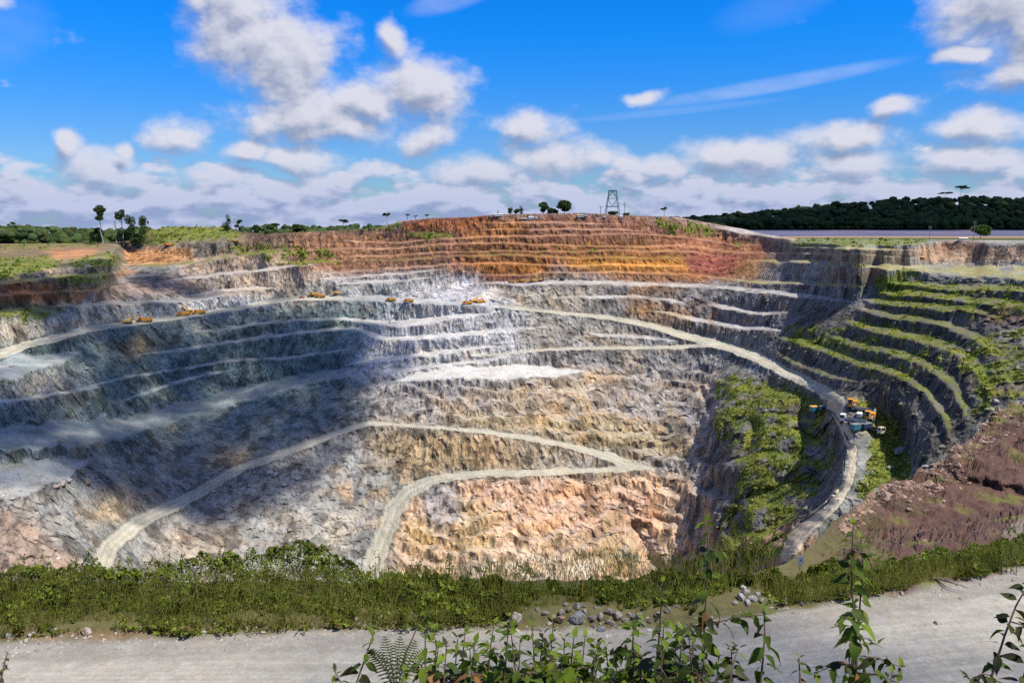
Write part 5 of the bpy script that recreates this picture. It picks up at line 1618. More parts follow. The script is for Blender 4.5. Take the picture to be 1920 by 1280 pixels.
shrub('leafy vine grown stem at the left end of the thicket', 45, 1085, 1036, 14, 1.3, 60)
shrub('bushy shoots left of the slanting stems', 78, 1085, 1026, 26, 1.3, 60, .1)
shrub('upright vine covered stem above the left thicket', 100, 1085, 1034, 10, 1.6, 60)
shrub('slanting vine covered stem left of the lower haul road', 132, 1080, 1030, 10, 1.8, 60, .45)
shrub('second slanting vine covered stem left of the lower haul road', 148, 1082, 1024, 12, 1.9, 60, .5)
shrub('short slanting stem at the edge of the lower haul road', 172, 1078, 1036, 9, 1.6, 60, .3)
shrub('rounded shrub right of the lower haul road end', 235, 1082, 1040, 46, 1.6, 60)
shrub('thin tall shoots above the middle of the left thicket', 325, 1075, 1006, 50, .7, 60, .1)
shrub('spreading shrub left of the tallest thicket clump', 420, 1075, 1022, 60, 1.4, 60)
shrub('shrub just left of the tallest thicket clump', 485, 1070, 1016, 54, 1.6, 60)
shrub('tallest leafy shrub clump of the thicket', 568, 1070, 1002, 70, 2.0, 60)
shrub('shrub at the right shoulder of the tallest clump', 622, 1075, 1024, 40, 1.8, 60)
shrub('airy pale shrub in front of the haul road end', 712, 1085, 1028, 44, .9, 60, 0, (.11, .15, .05))
shrub('airy shrub right of the haul road end', 768, 1088, 1026, 52, .8, 60, .2)
shrub('single thin shoot in front of the tan rock', 845, 1085, 1012, 10, 1.2, 60)
shrub('feathery shoots leaning right in front of the tan rock', 905, 1092, 1046, 70, .8, 60, .35)
shrub('feathery low shoots at the centre of the thicket', 985, 1096, 1052, 60, .7, 60, .4)
shrub('dark rounded shrub above the stone heap', 1238, 1092, 1058, 60, 1.6, 60)
shrub('shrub left of the small sign', 1440, 1088, 1062, 44, 1.2, 60)
shrub('dark shrub right of the small sign', 1580, 1080, 1040, 50, 1.6, 60)
shrub('bright shrub below the brown ledge', 1690, 1078, 1026, 60, 1.8, 62)
shrub('dark dense shrub right of the bright shrub', 1752, 1070, 1016, 56, 1.8, 62)
shrub('shrub on the bank below the brown flat', 1810, 1060, 1010, 52, 1.8, 62)
shrub('upright shrub at the right edge of the thicket', 1895, 1050, 982, 60, 1.9, 62)

# ================================================================ plants in front of the camera
M_STEM = paint('green_stem', (.10, .055, .035), .6, dirt=.3, scale=30, dirt_col=(.12, .12, .04))
M_LEAF1 = leaf_mat('broad_leaf', (.055, .098, .016), .55, .3)
M_LEAF2 = leaf_mat('young_leaf', (.12, .19, .022), .35, .35)
M_LEAF3 = leaf_mat('old_leaf', (.035, .045, .018), .5, .15)
leaf_meshes = []
for drp in (.15, .35, .6, .9):
    for fold in (.12, .3):
        n = 7
        V, Fc = [], []
        for i in range(n):
            t = i / (n - 1)
            w = .27 * math.sin(math.pi * min(1, t * 1.02) ** .72) * (1 - .25 * t) + .004
            if i == n - 1:
                w = .003
            x = .12 + t * (1 - .12 * drp)
            z = .06 * math.sin(t * 2.2) - drp * .55 * t * t
            ru = .012 * math.sin(i * 2.4)
            V += [(x, -w, z + fold * w + ru), (x, 0, z), (x, w, z + fold * w - ru)]
        for i in range(n - 1):
            a = i * 3
            Fc += [(a, a + 3, a + 4, a + 1), (a + 1, a + 4, a + 5, a + 2)]
        k = len(V)
        V += [(0, -.008, 0), (0, .008, 0), (.13, .008, 0), (.13, -.008, 0)]
        Fc.append((k, k + 3, k + 2, k + 1))
        leaf_meshes.append((np.array(V), np.array(Fc)))
M_LEAF4 = leaf_mat('dry_leaf', (.13, .075, .03), .5, .1)
LEAF_ME = {}
for mi, mt in enumerate((M_LEAF1, M_LEAF2, M_LEAF3, M_LEAF4)):
    for i, (V, Fc) in enumerate(leaf_meshes):
        LEAF_ME[(mi, i)] = np_mesh('leaf', V, Fc, [mt], smooth=True)


def plant(label, Y, path, size=.115, gap=.075, kind=0, branch=(), first=0.0, droop=1.0, top=True, name='leafy_plant'):
    """stem through photo points (foot first) with opposite pairs of pointed leaves"""
    rg = np.random.default_rng(int(path[-1][0] * 13 + path[-1][1]))
    P_ = [at_Y(u, v, Y + (0.05 * i)) for i, (u, v) in enumerate(path)]
    foot = P_[0]
    root = link(name, None, loc=tuple(foot), label=label, cat='plant', group='leafy plants in front of the road')
    stems = [np.array(P_) - foot]
    for (t, du, dv) in branch:
        q_ = t * (len(P_) - 1) * rg.uniform(.6, 1.2)
        k = min(int(q_), len(P_) - 2)
        s0 = P_[k] + (P_[k + 1] - P_[k]) * min(1, q_ - k)
        e = s0 + np.array([du / F * Y, rg.uniform(-.15, .15), -dv / F * Y * 1.1])
        stems.append(np.array([s0, (s0 + e) / 2 + np.array([0, 0, .02]), e]) - foot)
    Vt, Ft, k0 = [], [], 0
    for i, s_ in enumerate(stems):
        r = .0065 if i == 0 else .004
        v_, f_ = tube(s_, np.linspace(r, r * .45, len(s_)), 6)
        Vt.append(v_)
        Ft.append(f_ + k0)
        k0 += len(v_)
    link('stem', np_mesh('stem', np.concatenate(Vt), np.concatenate(Ft), [M_STEM], smooth=True), root)
    for i, s_ in enumerate(stems):
        seg = np.linalg.norm(np.diff(s_, axis=0), axis=1)
        L = np.concatenate([[0], np.cumsum(seg)])
        d0 = first * L[-1] if i == 0 else L[-1] * .25
        pos, az = d0, rg.uniform(0, 6.28)
        while pos < L[-1]:
            f = pos / L[-1]
            p = np.array([np.interp(pos, L, s_[:, q]) for q in range(3)])
            az += math.pi / 2 + rg.normal(0, .35)
            sc = .96 * size * (1.0 - .45 * max(0, f - .6) / .4) * rg.uniform(.75, 1.2) * (.85 if i else 1)
            for h in range(2):
                if rg.uniform() < .1:
                    continue
                mi = kind
                if rg.uniform() < .22:
                    mi = rg.choice([0, 2]) if kind == 0 else 0
                if f > .85 and rg.uniform() < .5:
                    mi = 1
                if f < .6 and rg.uniform() < .09:
                    mi = 3
                vi = int(np.clip((1 - f) * 5 * droop + rg.uniform(0, 3.4), 0, 7))
                link('leaf', LEAF_ME[(mi, vi)], root, tuple(p), (rg.normal(0, .5), rg.uniform(-.2, .6) + .3 * (1 - f) * droop - .5 * max(0, f - .8), az + h * math.pi + rg.normal(0, .35)), (sc, sc * rg.uniform(.7, 1.15), sc * rg.uniform(.5, 1.5)))
            pos += .72 * gap * rg.uniform(.7, 1.35)
        if top:
            for h in range(2):
                link('leaf', LEAF_ME[(1 if kind < 2 else 2, rg.integers(0, 3))], root, tuple(s_[-1]), (rg.normal(0, .2), -.7, az + 1 + h * 3.1), size * .5)
    return root


plant('tall leafy plant rising above the road, left of the small sign', 4.0, [(1330, 1300), (1318, 1230), (1322, 1150), (1326, 1080), (1328, 1020), (1326, 978)], .125, .07, 0, branch=[(.3, 120, -40), (.35, -70, -10), (.75, 40, 18)], droop=1.1)
plant('tallest thick leafy plant rising over the right of the road', 3.9, [(1602, 1300), (1606, 1240), (1604, 1180), (1598, 1110), (1596, 1050), (1600, 985)], .12, .058, 0, branch=[(.35, 105, 35), (.3, -75, 45), (.5, 50, 20), (.6, -45, 10), (.8, 50, 20), (.2, 60, -10)])
plant('second stem of the tallest right plant, with young yellow green leaves', 4.1, [(1592, 1300), (1600, 1220), (1612, 1140), (1618, 1060), (1614, 1010)], .11, .066, 1)
plant('single stem plant between the two tall plants', 3.8, [(1424, 1300), (1430, 1240), (1434, 1190), (1432, 1138)], .115, .075, 0, droop=1.2)
plant('small sprig with a spiky tip right of the single stem plant', 3.8, [(1500, 1310), (1500, 1270), (1498, 1232)], .075, .06, 0)
plant('dark leaning plant at the right edge of the picture', 3.4, [(1840, 1320), (1862, 1260), (1884, 1190), (1905, 1135), (1925, 1100)], .11, .058, 2, branch=[(.2, 90, 30), (.3, -45, 10), (.6, 50, 10)], droop=.8)
plant('dark shoot in the bottom right corner', 3.4, [(1900, 1330), (1922, 1260), (1940, 1200)], .11, .06, 2)
plant('leafy plant at the left end of the foreground plants', 3.8, [(650, 1330), (668, 1280), (684, 1235), (700, 1190)], .115, .06, 0, branch=[(.4, -40, 20), (.3, 40, 0)])
plant('low sprig at the far left of the foreground plants', 3.7, [(660, 1340), (645, 1290), (628, 1258)], .09, .06, 2)
plant('long thin arching stem with leaves at its tip', 4.3, [(748, 1260), (762, 1222), (778, 1185), (800, 1152)], .09, .05, 0, first=.72)
plant('leafy plant right of the fern', 3.9, [(812, 1330), (815, 1260), (818, 1210), (812, 1178)], .10, .058, 0, branch=[(.3, 40, 30), (.4, -35, 20)])
plant('bushy plant in the middle of the foreground, left part', 3.9, [(862, 1330), (866, 1270), (868, 1225), (872, 1188)], .10, .056, 0, branch=[(.3, 45, 35), (.3, -40, 30)])
plant('tall plant in front of the pale standing slab', 3.9, [(920, 1330), (916, 1260), (920, 1210), (926, 1170)], .10, .056, 0, branch=[(.3, 40, 30), (.4, -30, 25)])
plant('plant with large drooping leaves below the stone heap', 3.7, [(965, 1330), (968, 1270), (962, 1220), (958, 1180)], .125, .06, 0, branch=[(.3, 40, 40)])
plant('yellow green plant in front of the stone heap', 3.9, [(1040, 1330), (1036, 1260), (1034, 1210), (1038, 1165)], .12, .06, 1, branch=[(.4, 35, 30), (.4, -30, 30)])
plant('dense plant right of the yellow green plant', 3.8, [(1010, 1330), (1004, 1280), (1000, 1230)], .105, .05, 0, branch=[(.4, 40, 30), (.3, -40, 30)])
plant('low dark leafed plant at the bottom centre', 3.6, [(1075, 1330), (1072, 1280), (1078, 1232)], .10, .05, 2, branch=[(.4, 40, 30), (.3, -40, 20)])
plant('leafy plant left of the bushy tall shoots', 3.9, [(1112, 1330), (1114, 1280), (1122, 1235), (1118, 1205)], .09, .052, 2, branch=[(.4, 30, 25), (.4, -30, 25)])
plant('bushy shoots below the right end of the stone heap', 3.9, [(1172, 1330), (1180, 1270), (1186, 1210), (1190, 1160), (1200, 1120)], .10, .055, 0, branch=[(.3, 45, 30), (.4, -40, 25), (.6, 30, 20)])
plant('upright shoots reaching up to the hedge right of the stone heap', 4.1, [(1228, 1330), (1232, 1260), (1236, 1190), (1240, 1130), (1242, 1092)], .10, .058, 0, branch=[(.3, -40, 30), (.5, 30, 20)])
plant('dense low plant left of the tall plant', 3.7, [(1268, 1330), (1270, 1280), (1276, 1225), (1282, 1180)], .105, .052, 0, branch=[(.3, 45, 25), (.4, -45, 20)])
plant('low leafy plant at the foot of the tall plant', 3.6, [(1362, 1330), (1368, 1280), (1376, 1240), (1384, 1215)], .105, .055, 2, branch=[(.3, 45, 20), (.4, -40, 30)])
plant('low dark plant at the bottom, right of the yellow green plant', 3.5, [(1140, 1340), (1146, 1295), (1150, 1255)], .10, .05, 0, branch=[(.4, 40, 20), (.3, -35, 25)])
plant('low plant at the bottom, left of the bushy middle plant', 3.5, [(838, 1345), (842, 1300), (846, 1255)], .10, .05, 2, branch=[(.4, 40, 20), (.3, -35, 25)])
plant('low plant at the bottom under the slab', 3.5, [(900, 1345), (896, 1300), (892, 1250)], .10, .05, 0, branch=[(.4, 40, 20), (.3, -35, 25)])
plant('low plant at the bottom between slab and yellow green plant', 3.5, [(985, 1345), (984, 1300), (980, 1262)], .10, .05, 2, branch=[(.4, 40, 20), (.3, -35, 25)])
for i in range(30):
    u0_ = 800 + 19.5 * i + random.uniform(-8, 8)
    vt_ = random.uniform(1168, 1250)
    lo = u0_ + random.uniform(-14, 14)
    plant(ORD[i] + ' low plant from the left in the dense clump along the bottom centre', random.uniform(3.3, 4.2), [(lo, 1345), (u0_ + random.uniform(-8, 8), (1345 + vt_) / 2), (u0_, vt_)], random.uniform(.085, .125), random.uniform(.045, .055), random.choice([0, 0, 2, 2, 1]),
          branch=[(.5, sgn * random.uniform(15, 55), random.uniform(-5, 45)) for sgn in (-1, 1, -1, 1)], name='clump_plant')
plant('thin small leaved twig at the left edge of the picture', 3.8, [(-8, 1320), (0, 1280), (8, 1245), (14, 1222)], .035, .022, 2)
plant('low sprig below the tallest right plant', 3.6, [(1660, 1330), (1668, 1290), (1672, 1262)], .09, .055, 0, branch=[(.4, 30, 20)])

# fern with fine fronds
M_FERN = leaf_mat('fern_leaf', (.085, .13, .03), .3, .3)
froot_p = at_Y(742, 1300, 3.9)
fern = link('fern', None, loc=tuple(froot_p), label='fern with fine feathery fronds beside the long thin stem', cat='fern')
for i, (du, dv) in enumerate([(-40, 100), (-18, 118), (12, 112), (40, 98), (58, 76), (-62, 70)]):
    V, Fc = [], []
    tip = np.array([du / F * 3.9, -.05 + .03 * i, dv / F * 3.9 * 1.1])
    n = 16
    for k in range(n):
        t = (k + 1) / n
        p = tip * t + np.array([0, 0, .06 * math.sin(t * 3.1) * (1 - .6 * t)])
        dirn = tip / np.linalg.norm(tip)
        side = np.cross(dirn, (0, 1, 0))
        ln = .06 * math.sin(math.pi * (t * .85 + .12)) + .006
        for sgn in (-1, 1):
            q = p + side * sgn * ln + dirn * ln * .45 - np.array([0, 0, ln * .25])
            w = dirn * .0028
            b0 = len(V)
            V += [p - w, p + w, (p + q) / 2 + w * 1.2, q, (p + q) / 2 - w * 1.2]
            Fc += [(b0, b0 + 1, b0 + 2, b0 + 4), (b0 + 4, b0 + 2, b0 + 3, b0 + 3)]
    V = np.array(V)
    fr_v, fr_f = tube([np.zeros(3), tip * .5 + np.array([0, 0, .055]), tip], [.003, .002, .001], 5)
    Fq = [f for f in Fc if len(set(f)) == 4]
    # close each leaflet with a second quad made of its tip half
    me = bpy.data.meshes.new('frond')
    faces = [f for f in Fq] + [(f[0], f[1], f[2]) for f in Fc if len(set(f)) == 3]
    me.from_pydata([tuple(v) for v in V] + [tuple(v) for v in fr_v], [], [tuple(f) for f in faces] + [tuple(int(x) + len(V) for x in f) for f in fr_f])
    me.materials.append(M_FERN)
    link('frond', me, fern)

# ================================================================ machines and buildings
class MB:
    """collects simple solids into one mesh"""
    def __init__(self):
        self.V, self.F = [], []

    def box(self, c, s, taper=(1, 1), rx=0., ry=0., rz=0.):
        c, s = np.array(c, float), np.array(s, float) / 2
        v = []
        for z in (-1, 1):
            k = taper if z > 0 else (1, 1)
            for x, y in ((-1, -1), (1, -1), (1, 1), (-1, 1)):
                v.append(np.array([x * s[0] * k[0], y * s[1] * k[1], z * s[2]]))
        v = np.array(v)
        if ry:
            v = v @ np.array([[math.cos(ry), 0, -math.sin(ry)], [0, 1, 0], [math.sin(ry), 0, math.cos(ry)]])
        if rx:
            v = v @ np.array([[1, 0, 0], [0, math.cos(rx), math.sin(rx)], [0, -math.sin(rx), math.cos(rx)]])
        if rz:
            v = v @ np.array([[math.cos(rz), math.sin(rz), 0], [-math.sin(rz), math.cos(rz), 0], [0, 0, 1]])
        b = len(self.V)
        self.V += list(v + c)
        self.F += [tuple(b + i for i in f) for f in ((3, 2, 1, 0), (4, 5, 6, 7), (0, 1, 5, 4), (1, 2, 6, 5), (2, 3, 7, 6), (3, 0, 4, 7))]
        return self

    def prism(self, prof, y0, y1):
        """side profile (x, z) pushed across from y0 to y1"""
        b, n = len(self.V), len(prof)
        self.V += [np.array([x, y0, z]) for x, z in prof] + [np.array([x, y1, z]) for x, z in prof]
        self.F += [tuple(b + i for i in range(n)), tuple(b + n + i for i in reversed(range(n)))]
        self.F += [(b + i, b + n + i, b + n + (i + 1) % n, b + (i + 1) % n) for i in range(n)]
        return self

    def cyl(self, p0, p1, r0, r1=None, n=14):
        r1 = r0 if r1 is None else r1
        p0, p1 = np.array(p0, float), np.array(p1, float)
        d = p1 - p0
        d /= np.linalg.norm(d)
        ref = np.array([0, 0, 1.]) if abs(d[2]) < .9 else np.array([1., 0, 0])
        s = np.cross(d, ref)
        s /= np.linalg.norm(s)
        t = np.cross(d, s)
        b = len(self.V)
        for p, r in ((p0, r0), (p1, r1)):
            for k in range(n):
                a = 2 * math.pi * k / n
                self.V.append(p + (s * math.cos(a) + t * math.sin(a)) * r)
        self.F += [(b + k, b + (k + 1) % n, b + n + (k + 1) % n, b + n + k) for k in range(n)]
        self.F += [tuple(b + k for k in reversed(range(n))), tuple(b + n + k for k in range(n))]
        return self

    def bar(self, p0, p1, w):
        return self.cyl(p0, p1, w / 2, n=4)

    def mesh(self, name, mat):
        me = bpy.data.meshes.new(name)
        me.from_pydata([tuple(v) for v in self.V], [], [tuple(int(i) for i in f) for f in self.F])
        me.materials.append(mat)
        return me


M_YEL = paint('machine_yellow', (.80, .34, .02), .45, dirt=.22, scale=.6, dirt_col=(.36, .30, .22))
M_YEL2 = paint('faded_machine_yellow', (.78, .42, .09), .5, dirt=.3, scale=.6, dirt_col=(.40, .35, .27))
M_DARK = paint('dark_steel', (.045, .045, .048), .6, dirt=.4, scale=.8, dirt_col=(.2, .18, .15))
M_TYRE = paint('tyre_rubber', (.025, .025, .026), .85, dirt=.5, scale=.7, dirt_col=(.17, .155, .13))
M_GLASS = paint('cab_glass', (.02, .028, .035), .12, dirt=.15, scale=.8)
M_WHITE = paint('white_paint', (.80, .79, .77), .5, dirt=.2, scale=.5, dirt_col=(.42, .36, .28))
M_CREAM = paint('cream_paint', (.60, .52, .36), .55, dirt=.35, scale=.5, dirt_col=(.36, .28, .2))
M_TEAL = paint('teal_paint', (.03, .20, .26), .45, dirt=.4, scale=.6, dirt_col=(.24, .22, .19))
M_BLUE = paint('navy_paint', (.03, .05, .12), .5, dirt=.4, scale=.6, dirt_col=(.22, .2, .18))
M_RED = paint('red_paint', (.50, .05, .05), .45, dirt=.3, scale=.6)
M_GREEN = paint('tower_green', (.06, .19, .18), .55, dirt=.25, scale=.4, dirt_col=(.16, .13, .09))
M_STEEL = paint('grey_steel', (.30, .32, .34), .5, .3, dirt=.35, scale=.8)
M_LOAD = paint('rock_load', (.27, .27, .26), .95, dirt=.6, scale=1.4, dirt_col=(.4, .37, .33))
M_POLE = paint('weathered_pole', (.20, .17, .14), .85, dirt=.4, scale=1.5)
M_HOSE = paint('black_hose', (.03, .03, .032), .5, dirt=.3, scale=.4, dirt_col=(.2, .18, .15))
M_SIGN = paint('sign_back', (.22, .26, .32), .5, .2, dirt=.3, scale=3)


def copy_tree(o, parent=None):
    c = o.copy()
    COL.objects.link(c)
    c.parent = parent
    for ch in list(o.children):
        copy_tree(ch, c)
    return c


def make_truck(yel=M_YEL, load=True):
    """six wheeled articulated dump truck, 11 m long, nose to +X"""
    root = link('dump_truck', None)
    link('chassis', MB().box((-1.6, 0, 1.15), (7.4, 1.3, .5)).box((3.4, 0, 1.1), (3.6, 1.4, .6)).cyl((1.3, 0, .7), (1.3, 0, 1.7), .45).mesh('chassis', M_DARK), root)
    hood = MB().prism([(3.5, 1.2), (5.6, 1.0), (5.7, 1.7), (5.1, 2.3), (3.5, 2.55)], -1.25, 1.25).box((3.75, 1.45, 1.75), (1.7, .45, .18)).box((3.75, -1.45, 1.75), (1.7, .45, .18))
    hd = link('hood', hood.mesh('hood', yel), root)
    link('grille', MB().box((5.68, 0, 1.4), (.06, 1.7, .6)).mesh('grille', M_DARK), hd)
    for s_ in (-1, 1):
        link('headlight', MB().box((5.72, s_ * .95, 1.15), (.08, .32, .24)).mesh('headlight', M_WHITE), hd)
    cab = link('cab', MB().prism([(1.95, 1.3), (3.55, 1.3), (3.7, 2.4), (3.3, 3.5), (1.95, 3.5)], -1.05, 1.05).box((2.65, 0, 3.56), (1.7, 2.25, .12)).mesh('cab', yel), root)
    link('windscreen', MB().prism([(3.72, 2.42), (3.75, 2.42), (3.36, 3.42), (3.33, 3.42)], -.9, .9).mesh('windscreen', M_GLASS), cab)
    for s_ in (-1, 1):
        link('side_window', MB().prism([(2.2, 2.35), (3.5, 2.4), (3.2, 3.35), (2.2, 3.35)], s_ * 1.06 - .015, s_ * 1.06 + .015).mesh('side_window', M_GLASS), cab)
    bd = MB()
    bd.prism([(-5.6, 2.55), (-4.3, 1.5), (1.2, 1.45), (1.5, 1.75), (-4.2, 1.8), (-5.5, 2.8)], -1.6, 1.6)
    for s_ in (-1, 1):
        bd.prism([(-5.6, 2.55), (-4.3, 1.5), (1.2, 1.45), (1.65, 2.2), (1.6, 3.45), (-4.6, 3.15)], s_ * 1.68 - .09, s_ * 1.68 + .09)
    bd.prism([(1.2, 1.45), (1.65, 2.2), (1.6, 3.6), (1.42, 3.6), (1.42, 2.2)], -1.65, 1.65)
    bd.prism([(1.5, 3.48), (2.1, 3.75), (2.1, 3.85), (1.45, 3.6)], -1.6, 1.6)
    for x in (-3.6, -2.2, -.8, .5):
        for s_ in (-1, 1):
            bd.box((x, s_ * 1.8, 2.35), (.18, .09, 1.5))
    bed = link('bed', bd.mesh('bed', yel), root)
    if load:
        rgl = np.random.default_rng(5)
        L = MB()
        for i in range(9):
            L.box((rgl.uniform(-3.6, .8), rgl.uniform(-1, 1), rgl.uniform(2.6, 3.2)), rgl.uniform(.9, 1.9, 3), (.7, .7), rgl.uniform(-.4, .4), rgl.uniform(-.4, .4), rgl.uniform(0, 3))
        link('load', L.mesh('load', M_LOAD), bed)
    tyre = MB().cyl((0, -.36, 0), (0, .36, 0), .98, n=18).mesh('tyre', M_TYRE)
    rim = MB().cyl((0, -.38, 0), (0, .38, 0), .45, n=12).mesh('rim', yel)
    for x in (3.9, -1.5, -3.5):
        for s_ in (-1, 1):
            w = link('wheel', tyre, root, (x, s_ * 1.32, .98))
            link('rim', rim, w)
    return root


def make_excavator(col=M_YEL2, boom_up=.75):
    """crawler excavator, arm to +X"""
    root = link('excavator', None)
    for s_ in (-1, 1):
        t = MB().prism([(-2.4, .35), (-2.1, .05), (2.1, .05), (2.4, .35), (2.4, .75), (2.1, 1.0), (-2.1, 1.0), (-2.4, .75)], s_ * 1.35 - .32, s_ * 1.35 + .32)
        link('track', t.mesh('track', M_DARK), root)
    link('carriage', MB().box((0, 0, .75), (1.8, 2.2, .5)).cyl((0, 0, .9), (0, 0, 1.25), .8).mesh('carriage', M_DARK), root)
    h = link('house', MB().prism([(-2.6, 1.3), (1.6, 1.25), (1.6, 2.0), (-.2, 2.35), (-2.5, 2.4), (-2.8, 2.0)], -1.4, 1.4).mesh('house', col), root)
    link('counterweight', MB().box((-2.75, 0, 1.75), (.5, 2.7, 1.0), (.9, .95)).mesh('counterweight', M_DARK), h)
    cab = link('cab', MB().prism([(.1, 1.3), (1.75, 1.3), (1.8, 2.2), (1.4, 3.1), (.1, 3.1)], .45, 1.4).mesh('cab', col), root)
    link('window', MB().prism([(.3, 2.0), (1.6, 2.0), (1.3, 2.95), (.3, 2.95)], 1.39, 1.42).prism([(1.82, 2.1), (1.85, 2.1), (1.46, 3.0), (1.43, 3.0)], .55, 1.3).mesh('window', M_GLASS), cab)
    b = boom_up
    p0, p1 = np.array([1.3, -.3, 1.9]), np.array([3.3, -.3, 3.2 + 1.8 * b])
    p2 = np.array([5.6, -.3, 3.4 + 2.0 * b])
    p3 = np.array([6.6, -.3, 1.0 + 2.2 * b])
    bm = link('boom', MB().cyl(p0, p1, .34, .38, 6).cyl(p1, p2, .38, .26, 6).mesh('boom', col), root)
    link('ram', MB().cyl((1.7, -.3, 1.6), (p1 + p0) / 2 + np.array([.5, 0, .1]), .12, n=8).mesh('ram', M_STEEL), bm)
    link('stick', MB().cyl(p2 + np.array([-.5, 0, .4]), p3, .26, .18, 6).mesh('stick', col), root)
    q = p3
    link('bucket', MB().prism([(q[0] - .2, q[2] + .15), (q[0] + .5, q[2] - .2), (q[0] + .3, q[2] - 1.0), (q[0] - .6, q[2] - 1.2), (q[0] - 1.0, q[2] - .9), (q[0] - .3, q[2] - .7)], -1.0, .4).mesh('bucket', M_DARK), root)
    return root


def put(root, label, cat, p, head, scale=1.0, group=None):
    root.location = tuple(p)
    root.rotation_euler = (0, 0, head)
    root.scale = (scale,) * 3
    root['label'] = label
    root['category'] = cat
    if group:
        root['group'] = group
    return root


T0 = make_truck()
T_FADED = make_truck(M_YEL2)
X0 = make_excavator()
used = set()


def vehicle(proto, label, cat, u, v, head_deg, len_px, group):
    """park a machine with its wheels at a photo pixel; len_px is its length seen side on"""
    p = pit_at(u, v)
    o = proto if proto.name not in used else copy_tree(proto)
    used.add(proto.name)
    base = 11.3 if 'truck' in proto.name else 9.5
    sc = len_px / F * math.hypot(p[0], p[1]) / base / max(.55, abs(math.cos(math.radians(head_deg))))
    return put(o, label, cat, p + np.array([0, 0, .05]), math.radians(head_deg), sc, group)


GT = 'haul trucks working in the pit'
vehicle(T0, 'orange dump truck at the left end of the haul road, next to a pale excavator', 'truck', 271, 604, 192, 27, GT)
vehicle(T0, 'dump truck under the raised excavator arm on the left haul road', 'truck', 344, 592, 200, 23, GT)
vehicle(T0, 'dump truck driving right behind the one under the excavator arm', 'truck', 373, 589, 190, 24, GT)
vehicle(T_FADED, 'pale dump truck half hidden behind another on the pale bench', 'truck', 590, 556, 176, 25, GT)
vehicle(T0, 'dump truck parked in front of the half hidden one', 'truck', 600, 558.5, 165, 20, GT)
vehicle(T_FADED, 'dump truck climbing alone right of the two overlapping trucks', 'truck', 631, 552, 200, 18, GT)
vehicle(T0, 'left one of two separate trucks on the grey central bench', 'truck', 733, 565, 180, 21, GT)
vehicle(T0, 'right one of two separate trucks on the grey central bench', 'truck', 766, 567, 178, 21, GT)
vehicle(T0, 'truck at the foot of the pale blasted rock, left of an excavator', 'truck', 876, 571, 182, 21, GT)
vehicle(T0, 'truck at the foot of the pale blasted rock, right of an excavator', 'truck', 902, 568, 15, 18, GT)
vehicle(T0, 'leftmost truck on the bench below the orange wall', 'truck', 959, 530, 170, 13, GT)
vehicle(T0, 'yellow truck in the middle on the bench below the orange wall', 'truck', 978, 529, 185, 18, GT)
vehicle(T_FADED, 'pale truck at the right on the bench below the orange wall', 'truck', 1000, 529, 182, 21, GT)
GX = 'excavators in the pit'
vehicle(X0, 'pale excavator at the left end of the haul road', 'excavator', 240, 607, 10, 26, GX)
vehicle(X0, 'excavator with raised arm behind the trucks on the left haul road', 'excavator', 352, 587, 165, 24, GX)
vehicle(X0, 'excavator between two trucks at the foot of the blasted rock', 'excavator', 889, 567, 20, 22, GX)
vehicle(X0, 'excavator beside the pale truck below the orange wall', 'excavator', 1012, 528, 160, 20, GX)
XD = make_excavator(M_DARK, .4)
vehicle(XD, 'dark excavator standing alone right of the trucks below the orange wall', 'excavator', 1053, 526, 170, 17, GX)
# on the rim
p = pit_at(316, 462)
o = copy_tree(T0)
put(o, 'yellow truck parked on the rim above the orange cut', 'truck', p, math.radians(180), 20 / F * p[1] / 11.3, 'vehicles on the rim')
p = pit_at(441, 454)
o = copy_tree(T_FADED)
put(o, 'pale orange truck on the rim beside the pair of trees', 'truck', p, math.radians(175), 15 / F * p[1] / 11.3, 'vehicles on the rim')


def make_pickup(col):
    root = link('pickup', None)
    link('body', MB().prism([(-2.5, .5), (2.5, .5), (2.55, .95), (1.3, 1.15), (-.6, 1.15), (-2.5, 1.1)], -.9, .9).mesh('body', col), root)
    link('cab', MB().prism([(-.7, 1.1), (1.35, 1.12), (.7, 1.75), (-.5, 1.8)], -.82, .82).mesh('cab', col), root)
    link('window', MB().prism([(-.5, 1.2), (1.1, 1.2), (.6, 1.66), (-.4, 1.68)], -.84, .84).mesh('window', M_GLASS), root)
    ty = MB().cyl((0, -.13, 0), (0, .13, 0), .42).mesh('wheel', M_TYRE)
    for x in (1.6, -1.6):
        for s_ in (-1, 1):
            link('wheel', ty, root, (x, s_ * .82, .42))
    return root


PK = make_pickup(M_RED)
p = pit_at(566, 559)
put(PK, 'small red pickup left of the two overlapping trucks', 'pickup', p, math.radians(170), 1.25)


